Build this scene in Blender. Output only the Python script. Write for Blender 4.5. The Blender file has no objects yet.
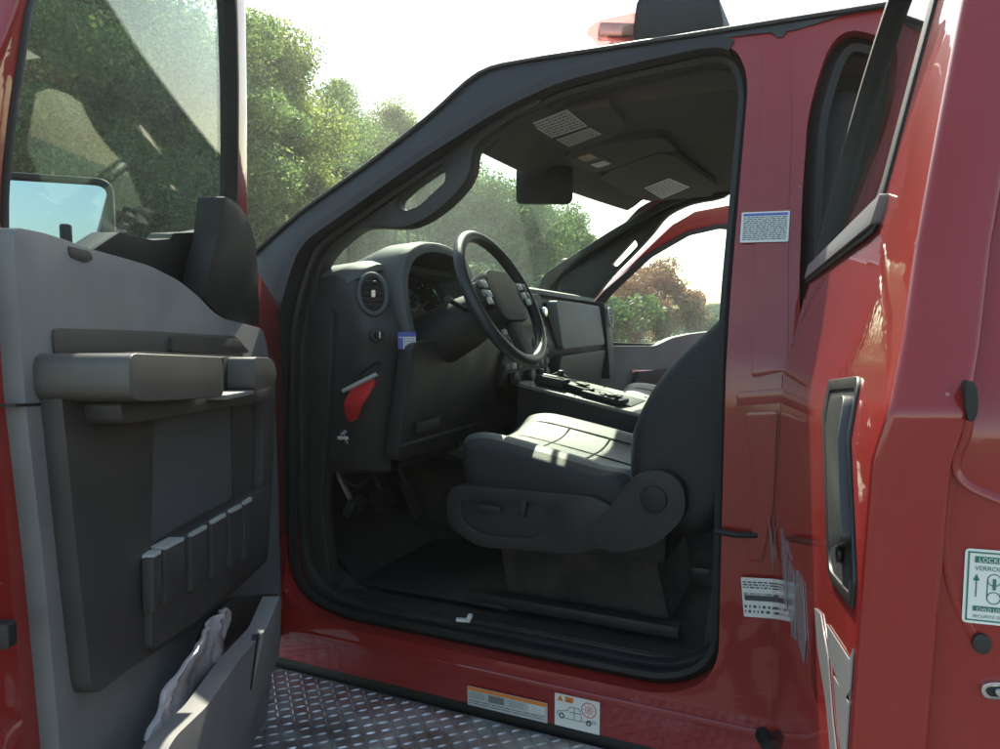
import bpy, bmesh, math, random
import numpy as np
from mathutils import Vector, Matrix, Euler, noise
random.seed(4); R = math.radians
scn = bpy.context.scene
col = scn.collection

# ---------------------------------------------------------------- camera geometry
F = 750.0; YAW = R(24.8); PIT = math.atan((374.5-315)/750); CAM = Vector((0, -1.46, 1.40))
fw = Vector((-math.sin(YAW)*math.cos(PIT), math.cos(YAW)*math.cos(PIT), -math.sin(PIT)))
rt = Vector((math.cos(YAW), math.sin(YAW), 0)); up = rt.cross(fw)
def ray(px, py): return fw + rt*((px-500)/F) - up*((py-374.5)/F)
def hit(px, py, n, d):
    r = ray(px, py); n = Vector(n); return CAM + r*((d-n.dot(CAM))/n.dot(r))
def at_y(px, py, y): return hit(px, py, (0, 1, 0), y)
def at_z(px, py, z): return hit(px, py, (0, 0, 1), z)
def at_x(px, py, x): return hit(px, py, (1, 0, 0), x)
def tum(z):
    if z < 1.30: return -.008*math.sin(max(0, min(1, (z-.6)/.7))*math.pi)
    return .02*min(1, (z-1.3)/.08) + .11*max(0, z-1.38)/.55

class Frame:
    """a: along the panel from its hinge, t: inward from the outer skin, z: up"""
    def __init__(s, h, th, sg=1, curved=True):
        t = R(th); s.h = Vector((h[0], h[1], 0)); s.curved = curved
        s.U = Vector((math.cos(t), -sg*math.sin(t), 0)); s.N = Vector((math.sin(t), sg*math.cos(t), 0))
    def w(s, a, t, z):
        if s.curved: t += tum(z)
        p = s.h + s.U*a + s.N*t; return Vector((p.x, p.y, z))
    def px(s, px, py, t=0):
        T = t
        for i in range(25 if s.curved else 1):
            p = hit(px, py, s.N, s.N.dot(s.h)+T); a = (p-s.h).dot(s.U); z = p.z
            if s.curved: T = t + tum(z)
        return (a, z)
SIDE = Frame((0, 0), 0); FD = Frame((-1.39, 0), 64); FDf = Frame((-1.39, 0), 64, curved=False)
RD = Frame((-.1, -.05), 82); RDf = Frame((-.1, -.05), 82, curved=False)
PD = Frame((-1.33, 2.0), 45, -1)
PSIDE = Frame((0, 2.0), 0, -1)
def pxs(fr, pts, t=0): return [fr.px(a, b, t) for a, b in pts]

# ---------------------------------------------------------------- materials
def newmat(name):
    m = bpy.data.materials.new(name); m.use_nodes = True; nt = m.node_tree
    return m, nt, nt.nodes['Principled BSDF'], nt.nodes['Material Output']
def mat(name, c, rough=.5, metal=0, coat=0, bump=0, bscale=200, var=0, vscale=6, spec=.5, rvar=0, c2=None):
    m, nt, b, out = newmat(name); N = nt.nodes; L = nt.links
    b.inputs['Base Color'].default_value = (*c, 1); b.inputs['Roughness'].default_value = rough
    b.inputs['Metallic'].default_value = metal; b.inputs['Coat Weight'].default_value = coat
    b.inputs['Coat Roughness'].default_value = .04; b.inputs['Specular IOR Level'].default_value = spec
    tc = N.new('ShaderNodeTexCoord')
    if var or c2:
        n = N.new('ShaderNodeTexNoise'); n.inputs['Scale'].default_value = vscale; n.inputs['Detail'].default_value = 6
        L.new(tc.outputs['Object'], n.inputs['Vector'])
        r = N.new('ShaderNodeValToRGB'); r.color_ramp.elements[0].position = .35; r.color_ramp.elements[1].position = .68
        a = c2 if c2 else tuple(min(1, x*(1+var)) for x in c); d = c if c2 else tuple(x*(1-var) for x in c)
        r.color_ramp.elements[0].color = (*d, 1); r.color_ramp.elements[1].color = (*a, 1)
        L.new(n.outputs['Fac'], r.inputs['Fac']); L.new(r.outputs['Color'], b.inputs['Base Color'])
    if rvar:
        n2 = N.new('ShaderNodeTexNoise'); n2.inputs['Scale'].default_value = vscale*1.7; n2.inputs['Detail'].default_value = 8
        L.new(tc.outputs['Object'], n2.inputs['Vector'])
        mr = N.new('ShaderNodeMapRange'); mr.inputs['From Min'].default_value = .3; mr.inputs['From Max'].default_value = .7
        mr.inputs['To Min'].default_value = max(.02, rough-rvar); mr.inputs['To Max'].default_value = rough+rvar
        L.new(n2.outputs['Fac'], mr.inputs['Value']); L.new(mr.outputs['Result'], b.inputs['Roughness'])
    if bump:
        n3 = N.new('ShaderNodeTexNoise'); n3.inputs['Scale'].default_value = bscale; n3.inputs['Detail'].default_value = 2
        L.new(tc.outputs['Object'], n3.inputs['Vector'])
        bp = N.new('ShaderNodeBump'); bp.inputs['Strength'].default_value = bump; bp.inputs['Distance'].default_value = .002
        L.new(n3.outputs['Fac'], bp.inputs['Height']); L.new(bp.outputs['Normal'], b.inputs['Normal'])
    return m
def paint(name, c, dust):
    """clear-coated paint with a thin film of road dust and specks"""
    m, nt, b, out = newmat(name); N = nt.nodes; L = nt.links
    tc = N.new('ShaderNodeTexCoord')
    n = N.new('ShaderNodeTexNoise'); n.inputs['Scale'].default_value = 5; n.inputs['Detail'].default_value = 9; n.inputs['Roughness'].default_value = .65
    L.new(tc.outputs['Object'], n.inputs['Vector'])
    mr = N.new('ShaderNodeMapRange'); mr.inputs['From Min'].default_value = .38; mr.inputs['From Max'].default_value = .75
    mr.inputs['To Min'].default_value = .01; mr.inputs['To Max'].default_value = dust
    L.new(n.outputs['Fac'], mr.inputs['Value'])
    v = N.new('ShaderNodeTexVoronoi'); v.inputs['Scale'].default_value = 46
    L.new(tc.outputs['Object'], v.inputs['Vector'])
    sp = N.new('ShaderNodeMapRange'); sp.inputs['From Min'].default_value = .05; sp.inputs['From Max'].default_value = .075
    sp.inputs['To Min'].default_value = .35; sp.inputs['To Max'].default_value = 0
    L.new(v.outputs['Distance'], sp.inputs['Value'])
    gt = N.new('ShaderNodeMath'); gt.operation = 'GREATER_THAN'; gt.inputs[1].default_value = .82
    sc = N.new('ShaderNodeSeparateColor'); L.new(v.outputs['Color'], sc.inputs['Color']); L.new(sc.outputs['Red'], gt.inputs[0])
    ml = N.new('ShaderNodeMath'); ml.operation = 'MULTIPLY'; L.new(sp.outputs['Result'], ml.inputs[0]); L.new(gt.outputs[0], ml.inputs[1])
    ad = N.new('ShaderNodeMath'); ad.operation = 'ADD'; ad.use_clamp = True; L.new(mr.outputs['Result'], ad.inputs[0]); L.new(ml.outputs[0], ad.inputs[1])
    mx = N.new('ShaderNodeMix'); mx.data_type = 'RGBA'; mx.inputs['A'].default_value = (*c, 1); mx.inputs['B'].default_value = (.42, .33, .26, 1)
    L.new(ad.outputs[0], mx.inputs['Factor']); L.new(mx.outputs['Result'], b.inputs['Base Color'])
    rr = N.new('ShaderNodeMapRange'); rr.inputs['From Max'].default_value = .4; rr.inputs['To Min'].default_value = .015; rr.inputs['To Max'].default_value = .3
    L.new(ad.outputs[0], rr.inputs['Value']); L.new(rr.outputs['Result'], b.inputs['Coat Roughness'])
    b.inputs['Roughness'].default_value = .42; b.inputs['Specular IOR Level'].default_value = .15; b.inputs['Coat Weight'].default_value = 1
    n2 = N.new('ShaderNodeTexNoise'); n2.inputs['Scale'].default_value = 90; n2.inputs['Detail'].default_value = 1
    L.new(tc.outputs['Object'], n2.inputs['Vector'])
    bp = N.new('ShaderNodeBump'); bp.inputs['Strength'].default_value = .12; bp.inputs['Distance'].default_value = .0008
    L.new(n2.outputs['Fac'], bp.inputs['Height']); L.new(bp.outputs['Normal'], b.inputs['Coat Normal'])
    return m
def glass(name, tint, refl=1.0, dirt=.03):
    m, nt, b, out = newmat(name); N = nt.nodes; L = nt.links; N.remove(b)
    tr = N.new('ShaderNodeBsdfTransparent'); tr.inputs['Color'].default_value = (*tint, 1)
    gl = N.new('ShaderNodeBsdfGlossy'); gl.inputs['Roughness'].default_value = .015
    df = N.new('ShaderNodeBsdfDiffuse'); df.inputs['Color'].default_value = (.75, .8, .76, 1)
    tl = N.new('ShaderNodeBsdfTranslucent'); tl.inputs['Color'].default_value = (.75, .85, .78, 1)
    lw = N.new('ShaderNodeLayerWeight'); lw.inputs['Blend'].default_value = .5
    pw = N.new('ShaderNodeMath'); pw.operation = 'POWER'; pw.inputs[1].default_value = 4.0; L.new(lw.outputs['Facing'], pw.inputs[0])
    mu = N.new('ShaderNodeMath'); mu.operation = 'MULTIPLY_ADD'; mu.inputs[1].default_value = .8*refl; mu.inputs[2].default_value = .04*refl; mu.use_clamp = True
    L.new(pw.outputs[0], mu.inputs[0])
    m1 = N.new('ShaderNodeMixShader'); L.new(mu.outputs[0], m1.inputs[0]); L.new(tr.outputs[0], m1.inputs[1]); L.new(gl.outputs[0], m1.inputs[2])
    tc = N.new('ShaderNodeTexCoord'); n = N.new('ShaderNodeTexNoise'); n.inputs['Scale'].default_value = 14; n.inputs['Detail'].default_value = 8
    L.new(tc.outputs['Object'], n.inputs['Vector'])
    mr = N.new('ShaderNodeMapRange'); mr.inputs['From Min'].default_value = .35; mr.inputs['From Max'].default_value = .75
    mr.inputs['To Min'].default_value = dirt*.3; mr.inputs['To Max'].default_value = dirt*2
    L.new(n.outputs['Fac'], mr.inputs['Value'])
    v = N.new('ShaderNodeTexVoronoi'); v.inputs['Scale'].default_value = 60; L.new(tc.outputs['Object'], v.inputs['Vector'])
    lt = N.new('ShaderNodeMath'); lt.operation = 'LESS_THAN'; lt.inputs[1].default_value = .09; L.new(v.outputs['Distance'], lt.inputs[0])
    ml = N.new('ShaderNodeMath'); ml.operation = 'MULTIPLY'; ml.inputs[1].default_value = .12; L.new(lt.outputs[0], ml.inputs[0])
    ad = N.new('ShaderNodeMath'); ad.operation = 'ADD'; L.new(mr.outputs['Result'], ad.inputs[0]); L.new(ml.outputs[0], ad.inputs[1])
    dd = N.new('ShaderNodeMixShader'); dd.inputs[0].default_value = .6; L.new(df.outputs[0], dd.inputs[1]); L.new(tl.outputs[0], dd.inputs[2])
    m2 = N.new('ShaderNodeMixShader'); L.new(ad.outputs[0], m2.inputs[0]); L.new(m1.outputs[0], m2.inputs[1]); L.new(dd.outputs[0], m2.inputs[2])
    L.new(m2.outputs[0], out.inputs['Surface'])
    return m
def leafmat(name, ca, cb, cc, tw=.45):
    m, nt, b, out = newmat(name); N = nt.nodes; L = nt.links; N.remove(b)
    g = N.new('ShaderNodeNewGeometry'); r = N.new('ShaderNodeValToRGB')
    r.color_ramp.elements[0].color = (*ca, 1); r.color_ramp.elements[1].color = (*cc, 1)
    e = r.color_ramp.elements.new(.6); e.color = (*cb, 1); L.new(g.outputs['Random Per Island'], r.inputs['Fac'])
    df = N.new('ShaderNodeBsdfDiffuse'); tl = N.new('ShaderNodeBsdfTranslucent'); gl = N.new('ShaderNodeBsdfGlossy'); gl.inputs['Roughness'].default_value = .45
    gl.inputs['Color'].default_value = (.5, .5, .5, 1)
    L.new(r.outputs[0], df.inputs[0]); hs = N.new('ShaderNodeHueSaturation'); hs.inputs['Value'].default_value = 2.6; hs.inputs['Saturation'].default_value = 1.0
    hs.inputs['Hue'].default_value = .49
    L.new(r.outputs[0], hs.inputs['Color']); L.new(hs.outputs[0], tl.inputs[0])
    m1 = N.new('ShaderNodeMixShader'); m1.inputs[0].default_value = tw; L.new(df.outputs[0], m1.inputs[1]); L.new(tl.outputs[0], m1.inputs[2])
    m2 = N.new('ShaderNodeMixShader'); m2.inputs[0].default_value = .07; L.new(m1.outputs[0], m2.inputs[1]); L.new(gl.outputs[0], m2.inputs[2])
    L.new(m2.outputs[0], out.inputs['Surface']); return m

RED = paint('red_paint', (.25, .012, .010), .05)
BLACKR = mat('black_rubber', (.012, .012, .012), .6, bump=.3, bscale=300)
BLACKG = mat('black_gloss', (.012, .012, .012), .42, rvar=.12)
DARK = mat('dark_plastic', (.022, .0215, .021), .55, bump=.3, bscale=600, c2=(.034, .031, .028), vscale=7, rvar=.1)
DARKER = mat('charcoal_plastic', (.012, .0118, .0115), .6, bump=.4, bscale=500, c2=(.032, .029, .025), vscale=9)
TRIM = mat('grey_trim', (.165, .165, .162), .6, bump=.22, bscale=700, var=.10, vscale=9)
TRIMD = mat('dark_trim', (.045, .042, .039), .55, bump=.25, bscale=700, var=.15, vscale=9)
ARM = mat('armrest_vinyl', (.075, .069, .06), .42, bump=.3, bscale=600, var=.15, vscale=12)
DASHT = mat('dash_top', (.08, .088, .085), .6, bump=.5, bscale=500, var=.08)
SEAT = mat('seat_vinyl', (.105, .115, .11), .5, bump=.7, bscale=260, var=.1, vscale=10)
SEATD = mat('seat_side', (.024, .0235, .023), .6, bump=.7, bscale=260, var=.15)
HEAD = mat('headliner_fabric', (.12, .115, .10), .95, bump=.6, bscale=700, var=.06)
VIS = mat('visor_fabric', (.11, .105, .093), .9, bump=.5, bscale=600)
CARPET = mat('rubber_floor', (.022, .021, .02), .85, bump=1, bscale=250, c2=(.06, .052, .042), vscale=11)
CHROME = mat('bright_metal', (.6, .62, .63), .2, metal=1, rvar=.08)
STEEL = mat('tread_metal', (.62, .64, .62), .5, metal=1, bump=.3, bscale=160, rvar=.14, vscale=9, var=.28)
PLATE = mat('console_metal', (.24, .235, .2), .45, metal=.2, bump=.2, bscale=300, var=.12)
WHITE = mat('white_label', (.72, .72, .68), .45, var=.05)
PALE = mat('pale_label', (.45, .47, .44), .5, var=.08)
INK = mat('ink', (.06, .07, .08), .6)
INKB = mat('blue_ink', (.10, .14, .42), .6)
INKG = mat('green_ink', (.03, .16, .11), .6)
INKO = mat('orange_ink', (.75, .22, .03), .6)
INKR = mat('red_ink', (.6, .08, .05), .6)
REDC = mat('red_plastic', (.55, .03, .03), .45, var=.1)
STRIPE = mat('silver_decal', (.20, .20, .205), .38, coat=.5, var=.08)
BINB = mat('bin_back', (.085, .09, .095), .6)
DREFL = mat('decal_reflection', (.16, .085, .08), .4, coat=.6)  # even tint for the decal's reflection painted on the pillar
MIRR = mat('mirror_silver', (.36, .43, .50), .01, metal=1)
AMBER = mat('lamp_lens', (.7, .45, .28), .25, coat=.5)
BAG = mat('clear_film', (.42, .40, .40), .22, bump=1.0, bscale=40, var=.2, vscale=25, coat=.6)
GLW = glass('windshield_glass', (.74, .86, .77), 1.0, .014)
GLD = glass('door_glass', (.82, .89, .86), .8, .007)
GLP = glass('clear_lens', (.7, .72, .72), 1.2, .01)
GLR = glass('red_lens', (.85, .5, .46), .8, .08)
RUB = mat('tyre_rubber', (.02, .02, .02), .85, bump=.5)

# ---------------------------------------------------------------- mesh helpers
def pyd(bm):
    return bm
class MB:
    def __init__(s): s.bm = bmesh.new(); s.mats = []
    def mi(s, m):
        if m not in s.mats: s.mats.append(m)
        return s.mats.index(m)
    def add(s, bm2, m):
        i = s.mi(m); vm = {}
        for v in bm2.verts: vm[v] = s.bm.verts.new(v.co)
        for f in bm2.faces:
            try: g = s.bm.faces.new([vm[v] for v in f.verts]); g.material_index = i; g.smooth = f.smooth
            except ValueError: pass
        bm2.free(); return s
    def quad(s, pts, m):
        b = bmesh.new(); b.faces.new([b.verts.new(p) for p in pts]); return s.add(b, m)
def obj(name, src, m=None, parent=None, sharp=38, label=None, bevel=0, sub=0):
    me = bpy.data.meshes.new(name)
    if isinstance(src, MB): bm = src.bm; mats = src.mats
    else: bm = src; mats = [m]
    bmesh.ops.recalc_face_normals(bm, faces=bm.faces)
    lim = R(sharp)
    for f in bm.faces: f.smooth = True
    for e in bm.edges:
        if len(e.link_faces) == 2 and e.calc_face_angle(0) > lim: e.smooth = False
    bm.to_mesh(me); bm.free()
    for k in mats: me.materials.append(k)
    o = bpy.data.objects.new(name, me); col.objects.link(o)
    if parent:
        o.parent = parent; root = parent
        mw = Matrix.Identity(4); p = parent; chain = []
        while p: chain.append(p); p = p.parent
        for p in reversed(chain): mw = mw @ p.matrix_parent_inverse @ p.matrix_basis
        o.matrix_parent_inverse = mw.inverted()
    if bevel:
        b = o.modifiers.new('b', 'BEVEL'); b.width = bevel; b.segments = 2; b.limit_method = 'ANGLE'; b.angle_limit = R(35)
    if sub:
        b = o.modifiers.new('s', 'SUBSURF'); b.levels = b.render_levels = sub
    if label: o['label'] = label
    return o
def tag(o, label, cat, group=None, kind=None):
    if label: o['label'] = label
    if cat: o['category'] = cat
    if group: o['group'] = group
    if kind: o['kind'] = kind
    return o
def empty(name, loc, label, cat, group=None, rz=0):
    o = bpy.data.objects.new(name, None); col.objects.link(o); o.location = loc; o.rotation_euler.z = rz
    o.empty_display_size = .2
    return tag(o, label, cat, group)
def rnd(pts, r, n=4):
    """closed outline with its corners rounded; r a number or one per corner"""
    out = []; k = len(pts)
    for i in range(k):
        p = Vector(pts[i]); a = Vector(pts[i-1]); b = Vector(pts[(i+1) % k]); rr = r[i] if isinstance(r, (list, tuple)) else r
        if rr <= 0: out.append(tuple(p)); continue
        da = (a-p); db = (b-p); la = min(rr, da.length*.48); lb = min(rr, db.length*.48)
        s = p+da.normalized()*la; e = p+db.normalized()*lb
        for j in range(n+1):
            t = j/n; q = s*(1-t)**2 + p*2*t*(1-t) + e*t*t; out.append(tuple(q))
    return out
def spl(pts, n=5, closed=False):
    P = [Vector(p) for p in pts]; out = []; k = len(P)
    rng = range(k if closed else k-1)
    for i in rng:
        p0 = P[i-1] if (i > 0 or closed) else P[0]; p1 = P[i]; p2 = P[(i+1) % k]; p3 = P[(i+2) % k] if (closed or i+2 < k) else P[-1]
        for j in range(n):
            t = j/n
            out.append(tuple(.5*((2*p1)+(-p0+p2)*t+(2*p0-5*p1+4*p2-p3)*t*t+(-p0+3*p1-3*p2+p3)*t**3)))
    if not closed: out.append(tuple(P[-1]))
    return out
def panel(loops, mapf, t0, t1, bev=.004, slices=(), seg=2, aslices=()):
    """flat outline(s) in (a, z), holes allowed, given thickness t0..t1, edges rounded, then mapped to 3D"""
    bm = bmesh.new(); es = []
    for lp in loops:
        vs = []
        for a, z in lp:
            v = Vector((a, 0, z))
            if vs and (vs[-1].co-v).length < 1e-5: continue
            vs.append(bm.verts.new(v))
        if (vs[0].co-vs[-1].co).length < 1e-5: bm.verts.remove(vs.pop())
        for i in range(len(vs)): es.append(bm.edges.new((vs[i], vs[(i+1) % len(vs)])))
    bmesh.ops.triangle_fill(bm, use_beauty=True, use_dissolve=False, edges=es)
    for f in list(bm.faces):
        f.normal_update()
        if f.normal.y > 0: f.normal_flip()
    base = list(bm.faces)
    r = bmesh.ops.extrude_face_region(bm, geom=base)
    nv = [g for g in r['geom'] if isinstance(g, bmesh.types.BMVert)]
    top = set(g for g in r['geom'] if isinstance(g, bmesh.types.BMFace))
    for v in nv: v.co.y = t1
    nvs = set(nv)
    for v in bm.verts:
        if v not in nvs: v.co.y = t0
    bmesh.ops.recalc_face_normals(bm, faces=bm.faces)
    if bev > 0:
        be = []
        for e in bm.edges:
            if len(e.link_faces) == 2:
                n0, n1 = e.link_faces[0].normal, e.link_faces[1].normal
                c0, c1 = abs(n0.y) > .9, abs(n1.y) > .9
                if c0 != c1: be.append(e)
        try: bmesh.ops.bevel(bm, geom=be, offset=bev, segments=seg, profile=.5, affect='EDGES', clamp_overlap=True)
        except Exception: pass
    for z in slices:
        bmesh.ops.bisect_plane(bm, geom=bm.verts[:]+bm.edges[:]+bm.faces[:], plane_co=(0, 0, z), plane_no=(0, 0, 1))
    for a in aslices:
        bmesh.ops.bisect_plane(bm, geom=bm.verts[:]+bm.edges[:]+bm.faces[:], plane_co=(a, 0, 0), plane_no=(1, 0, 0))
    for v in bm.verts: v.co = mapf(v.co.x, v.co.y, v.co.z)
    return bm
ZS = [.8, 1.0, 1.2, 1.30, 1.33, 1.36, 1.38, 1.5, 1.65, 1.8]
def tube(pts, r, n=8, closed=False, cap=True, flat=1.0):
    P = [Vector(p) for p in pts]; bm = bmesh.new(); rings = []; k = len(P); nrm = None
    for i in range(k):
        a = P[i-1] if (i > 0 or closed) else P[i]; b = P[(i+1) % k] if (i < k-1 or closed) else P[i]
        t = (b-a).normalized()
        if nrm is None:
            nrm = t.orthogonal().normalized()
            if abs(t.z) < .95: nrm = (Vector((0, 0, 1))-t*t.z).normalized()
        nrm = (nrm-t*nrm.dot(t)).normalized(); bn = t.cross(nrm)
        rr = r[i] if isinstance(r, (list, tuple)) else r
        rings.append([bm.verts.new(P[i]+nrm*math.cos(2*math.pi*j/n)*rr+bn*math.sin(2*math.pi*j/n)*rr*flat) for j in range(n)])
    for i in range(k if closed else k-1):
        A, B = rings[i], rings[(i+1) % k]
        off = 0
        if closed and i == k-1:
            off = min(range(n), key=lambda q: (A[0].co-B[q].co).length)
        for j in range(n): bm.faces.new((A[j], A[(j+1) % n], B[(j+1+off) % n], B[(j+off) % n]))
    if not closed and cap:
        bm.faces.new(rings[0]); bm.faces.new(rings[-1])
    return bm
def box(c, s, rot=(0, 0, 0), bev=0, seg=2):
    bm = bmesh.new(); bmesh.ops.create_cube(bm, size=1)
    for v in bm.verts: v.co = Vector((v.co.x*s[0], v.co.y*s[1], v.co.z*s[2]))
    if bev: bmesh.ops.bevel(bm, geom=bm.edges[:], offset=bev, segments=seg, profile=.5, affect='EDGES', clamp_overlap=True)
    M = Matrix.Translation(c) @ Euler(rot).to_matrix().to_4x4()
    bm.transform(M); return bm
def cyl(c, axis, r, h, n=24, bev=0, r2=None):
    bm = bmesh.new(); bmesh.ops.create_cone(bm, cap_ends=True, segments=n, radius1=r, radius2=r if r2 is None else r2, depth=h)
    if bev:
        es = [e for e in bm.edges if abs(abs(e.verts[0].co.z)-h/2) < 1e-5 and abs(e.verts[0].co.z-e.verts[1].co.z) < 1e-5]
        bmesh.ops.bevel(bm, geom=es, offset=bev, segments=2, profile=.5, affect='EDGES')
    q = Vector((0, 0, 1)).rotation_difference(Vector(axis)); bm.transform(Matrix.Translation(c) @ q.to_matrix().to_4x4()); return bm
def loft(rings, cap=True, closed=True):
    bm = bmesh.new(); V = [[bm.verts.new(p) for p in r] for r in rings]; n = len(rings[0])
    for A, B in zip(V, V[1:]):
        for j in range(n if closed else n-1): bm.faces.new((A[j], A[(j+1) % n], B[(j+1) % n], B[j]))
    if cap and closed: bm.faces.new(V[0]); bm.faces.new(V[-1])
    return bm
def grid(fn, nu, nv, th=0, nrm=None):
    bm = bmesh.new(); V = [[bm.verts.new(fn(i/nu, j/nv)) for j in range(nv+1)] for i in range(nu+1)]
    for i in range(nu):
        for j in range(nv): bm.faces.new((V[i][j], V[i+1][j], V[i+1][j+1], V[i][j+1]))
    if th:
        bmesh.ops.recalc_face_normals(bm, faces=bm.faces)
        bmesh.ops.solidify(bm, geom=bm.faces[:], thickness=th)
    return bm
def quadgrid(A, B, C, D, nu=8, nv=8, bulge=0, bdir=(0, 0, 1), th=0):
    A, B, C, D = map(Vector, (A, B, C, D)); bd = Vector(bdir)
    return grid(lambda u, v: (A*(1-u)+B*u)*(1-v)+(D*(1-u)+C*u)*v + bd*bulge*16*u*(1-u)*v*(1-v), nu, nv, th)
def text_bm(s, size):
    cu = bpy.data.curves.new('t', 'FONT'); cu.body = s; cu.size = size
    o = bpy.data.objects.new('t', cu); col.objects.link(o); dg = bpy.context.evaluated_depsgraph_get(); dg.update()
    me = bpy.data.meshes.new_from_object(o.evaluated_get(dg)); bm = bmesh.new(); bm.from_mesh(me)
    bpy.data.objects.remove(o); bpy.data.curves.remove(cu); bpy.data.meshes.remove(me)
    return bm
class Sticker:
    """flat printed label: local u (0..w) to the right, v (0..h) up, built a hair proud of its surface"""
    def __init__(s, O, U, V, w, h, m, lift=.0012, r=.002, th=.0006):
        s.O = Vector(O); s.U = Vector(U).normalized(); V = Vector(V); s.V = (V-s.U*V.dot(s.U)).normalized(); s.N = s.U.cross(s.V); s.mb = MB(); s.w = w; s.h = h; s.lift = lift
        s.poly(rnd([(0, 0), (w, 0), (w, h), (0, h)], r, 3), m, 0)
    def P(s, u, v, k=0): return s.O+s.U*u+s.V*v+s.N*(s.lift+k*.0003)
    def poly(s, pts, m, k=1):
        b = bmesh.new(); b.faces.new([b.verts.new(s.P(u, v, k)) for u, v in pts]); s.mb.add(b, m)
    def rect(s, u, v, w, h, m, k=1): s.poly([(u, v), (u+w, v), (u+w, v+h), (u, v+h)], m, k)
    def lines(s, u, v, w, h, rows, m, k=1, fill=.55, seed=1):
        rg = random.Random(seed); dh = h/rows
        for i in range(rows):
            x = 0; y = v+h-(i+1)*dh
            while x < w:
                l = min(w-x, rg.uniform(.02, .12)*max(w, .03)+.0008); s.rect(u+x, y+dh*(1-fill)/2, l, dh*fill, m, k); x += l+dh*.45
    def text(s, t, u, v, size, m, k=2, sx=1):
        b = text_bm(t, size)
        for q in b.verts: q.co = s.P(u+q.co.x*sx, v+q.co.y, k)
        s.mb.add(b, m)
    def ring(s, cu, cv, r0, r1, m, k=1, n=20):
        for i in range(n):
            a, b = 2*math.pi*i/n, 2*math.pi*(i+1)/n
            s.poly([(cu+r0*math.cos(a), cv+r0*math.sin(a)), (cu+r1*math.cos(a), cv+r1*math.sin(a)), (cu+r1*math.cos(b), cv+r1*math.sin(b)), (cu+r0*math.cos(b), cv+r0*math.sin(b))], m, k)
#%%BODY
# ================================================================ the truck
truck = empty('pickup_truck', (0, 1, 0), 'red crew cab pickup truck with its front and rear side doors wide open', 'truck')
T = truck
# ---- cab side (left = driver's, and its twin on the far side)
A_out = [(-1.40, 1.535)] + pxs(SIDE, [(255, 255), (300, 215), (370, 165), (430, 118), (480, 75), (530, 53), (600, 33), (670, 22), (740, 12)], -.0)
ztop = 1.965
A_out = [(a, min(z, ztop)) for a, z in A_out]
front_hole = rnd([(-1.30, .70), (-1.17, .635), (-.30, .635), (-.205, .70), (-.205, 1.43)] + pxs(SIDE, [(749, 74), (731, 40), (640, 60), (560, 80), (500, 108), (418, 160), (300, 243)]) + [(-1.30, 1.43)],
                 [.1, .1, .07, .07, .05, .05, .07, .05, .05, .05, .05, .05, .08, .12], 6)
rear_hole = rnd([(-.03, .70), (.04, .635), (.62, .635), (.74, .80), (.88, .98), (.92, 1.40), (.82, 1.87), (.70, 1.90), (.06, 1.90)] + pxs(SIDE, [(835, 24), (808, 110), (802, 200), (799, 290)]), [.06, .06, .1, .1, .1, .1, .06, .05, .03, .09, .05, .03, .03], 6)
side_outer = [(-1.40, .52)] + A_out + [(.9, 1.965), (1.02, 1.93), (1.12, 1.5), (1.14, 1.38), (1.14, .52)]
def cab_side(fr, name, sh=0):
    so = [(a+(sh if 1.5 < z < 1.955 and a < -.5 else 0), z) for a, z in side_outer]
    return obj(name, panel([so, front_hole, rear_hole], lambda a, t, z: fr.w(a, t, z), 0, .085, .012, ZS, 3, aslices=(-1, -.5)), RED, T)
cs = cab_side(SIDE, 'cab_side'); cs2 = cab_side(PSIDE, 'cab_side', .10)
# black moulding over the windshield pillar and along the roof
def roof_rail(fr, sh=0):
    inner = pxs(SIDE, [(728, 38), (716, 44), (640, 59), (560, 79), (500, 106), (418, 158), (300, 240)]) + [(-1.285, 1.54), (-1.30, 1.44), (-1.398, 1.44)]
    top = [(a+(sh if z > 1.5 and a < -.5 else 0), z+.006) for a, z in A_out] + [(.9, 1.969), (1.0, 1.935)]
    bot = [(.90, 1.90), (.80, 1.91)] + pxs(SIDE, [(866, 8), (830, 20), (797, 30), (787, 32), (783, 38), (777, 38), (772, 33), (742, 36)])
    lp = top + bot + inner
    return obj('roof_rail', panel([lp], lambda a, t, z: fr.w(a, t, z), -.004, .05, .004, ZS, 2), BLACKG, T)
roof_rail(SIDE); roof_rail(PSIDE, .10)
def lip(fr):
    ed = [p for p in front_hole if p[1] > 1.44]
    ed_all = sorted([p for p in front_hole if p[1] > 1.30 and p[0] < -.22], key=lambda p: p[0])
    ed = [(-1.302, .84), (-1.303, 1.0), (-1.303, 1.2), (-1.302, 1.29)]+[p for p in ed_all if p[0] > -1.2995]
    c = (-.75, 1.3); rings = []
    for i, (a, z) in enumerate(ed):
        q0 = Vector(ed[max(0, i-1)]); q1 = Vector(ed[min(len(ed)-1, i+1)]); d = (q1-q0).normalized(); n = Vector((d.y, -d.x))
        if n.dot(Vector((c[0]-a, c[1]-z))) < 0: n = -n
        o = Vector((a, z))-n*.016; k = Vector((a, z))+n*.006
        rings.append([fr.w(o.x, -.006, o.y), fr.w(k.x, -.006, k.y), fr.w(k.x, .09, k.y), fr.w(o.x, .09, o.y)])
    obj('opening_lip', loft(rings), BLACKR, T)
lip(SIDE); lip(PSIDE)
# drip moulding
obj('drip_rail', tube([SIDE.w(a, -.006, z+.002) for a, z in spl(A_out[1:]+[(.9, 1.967)], 4)], .006, 6), BLACKR, T)
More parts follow.
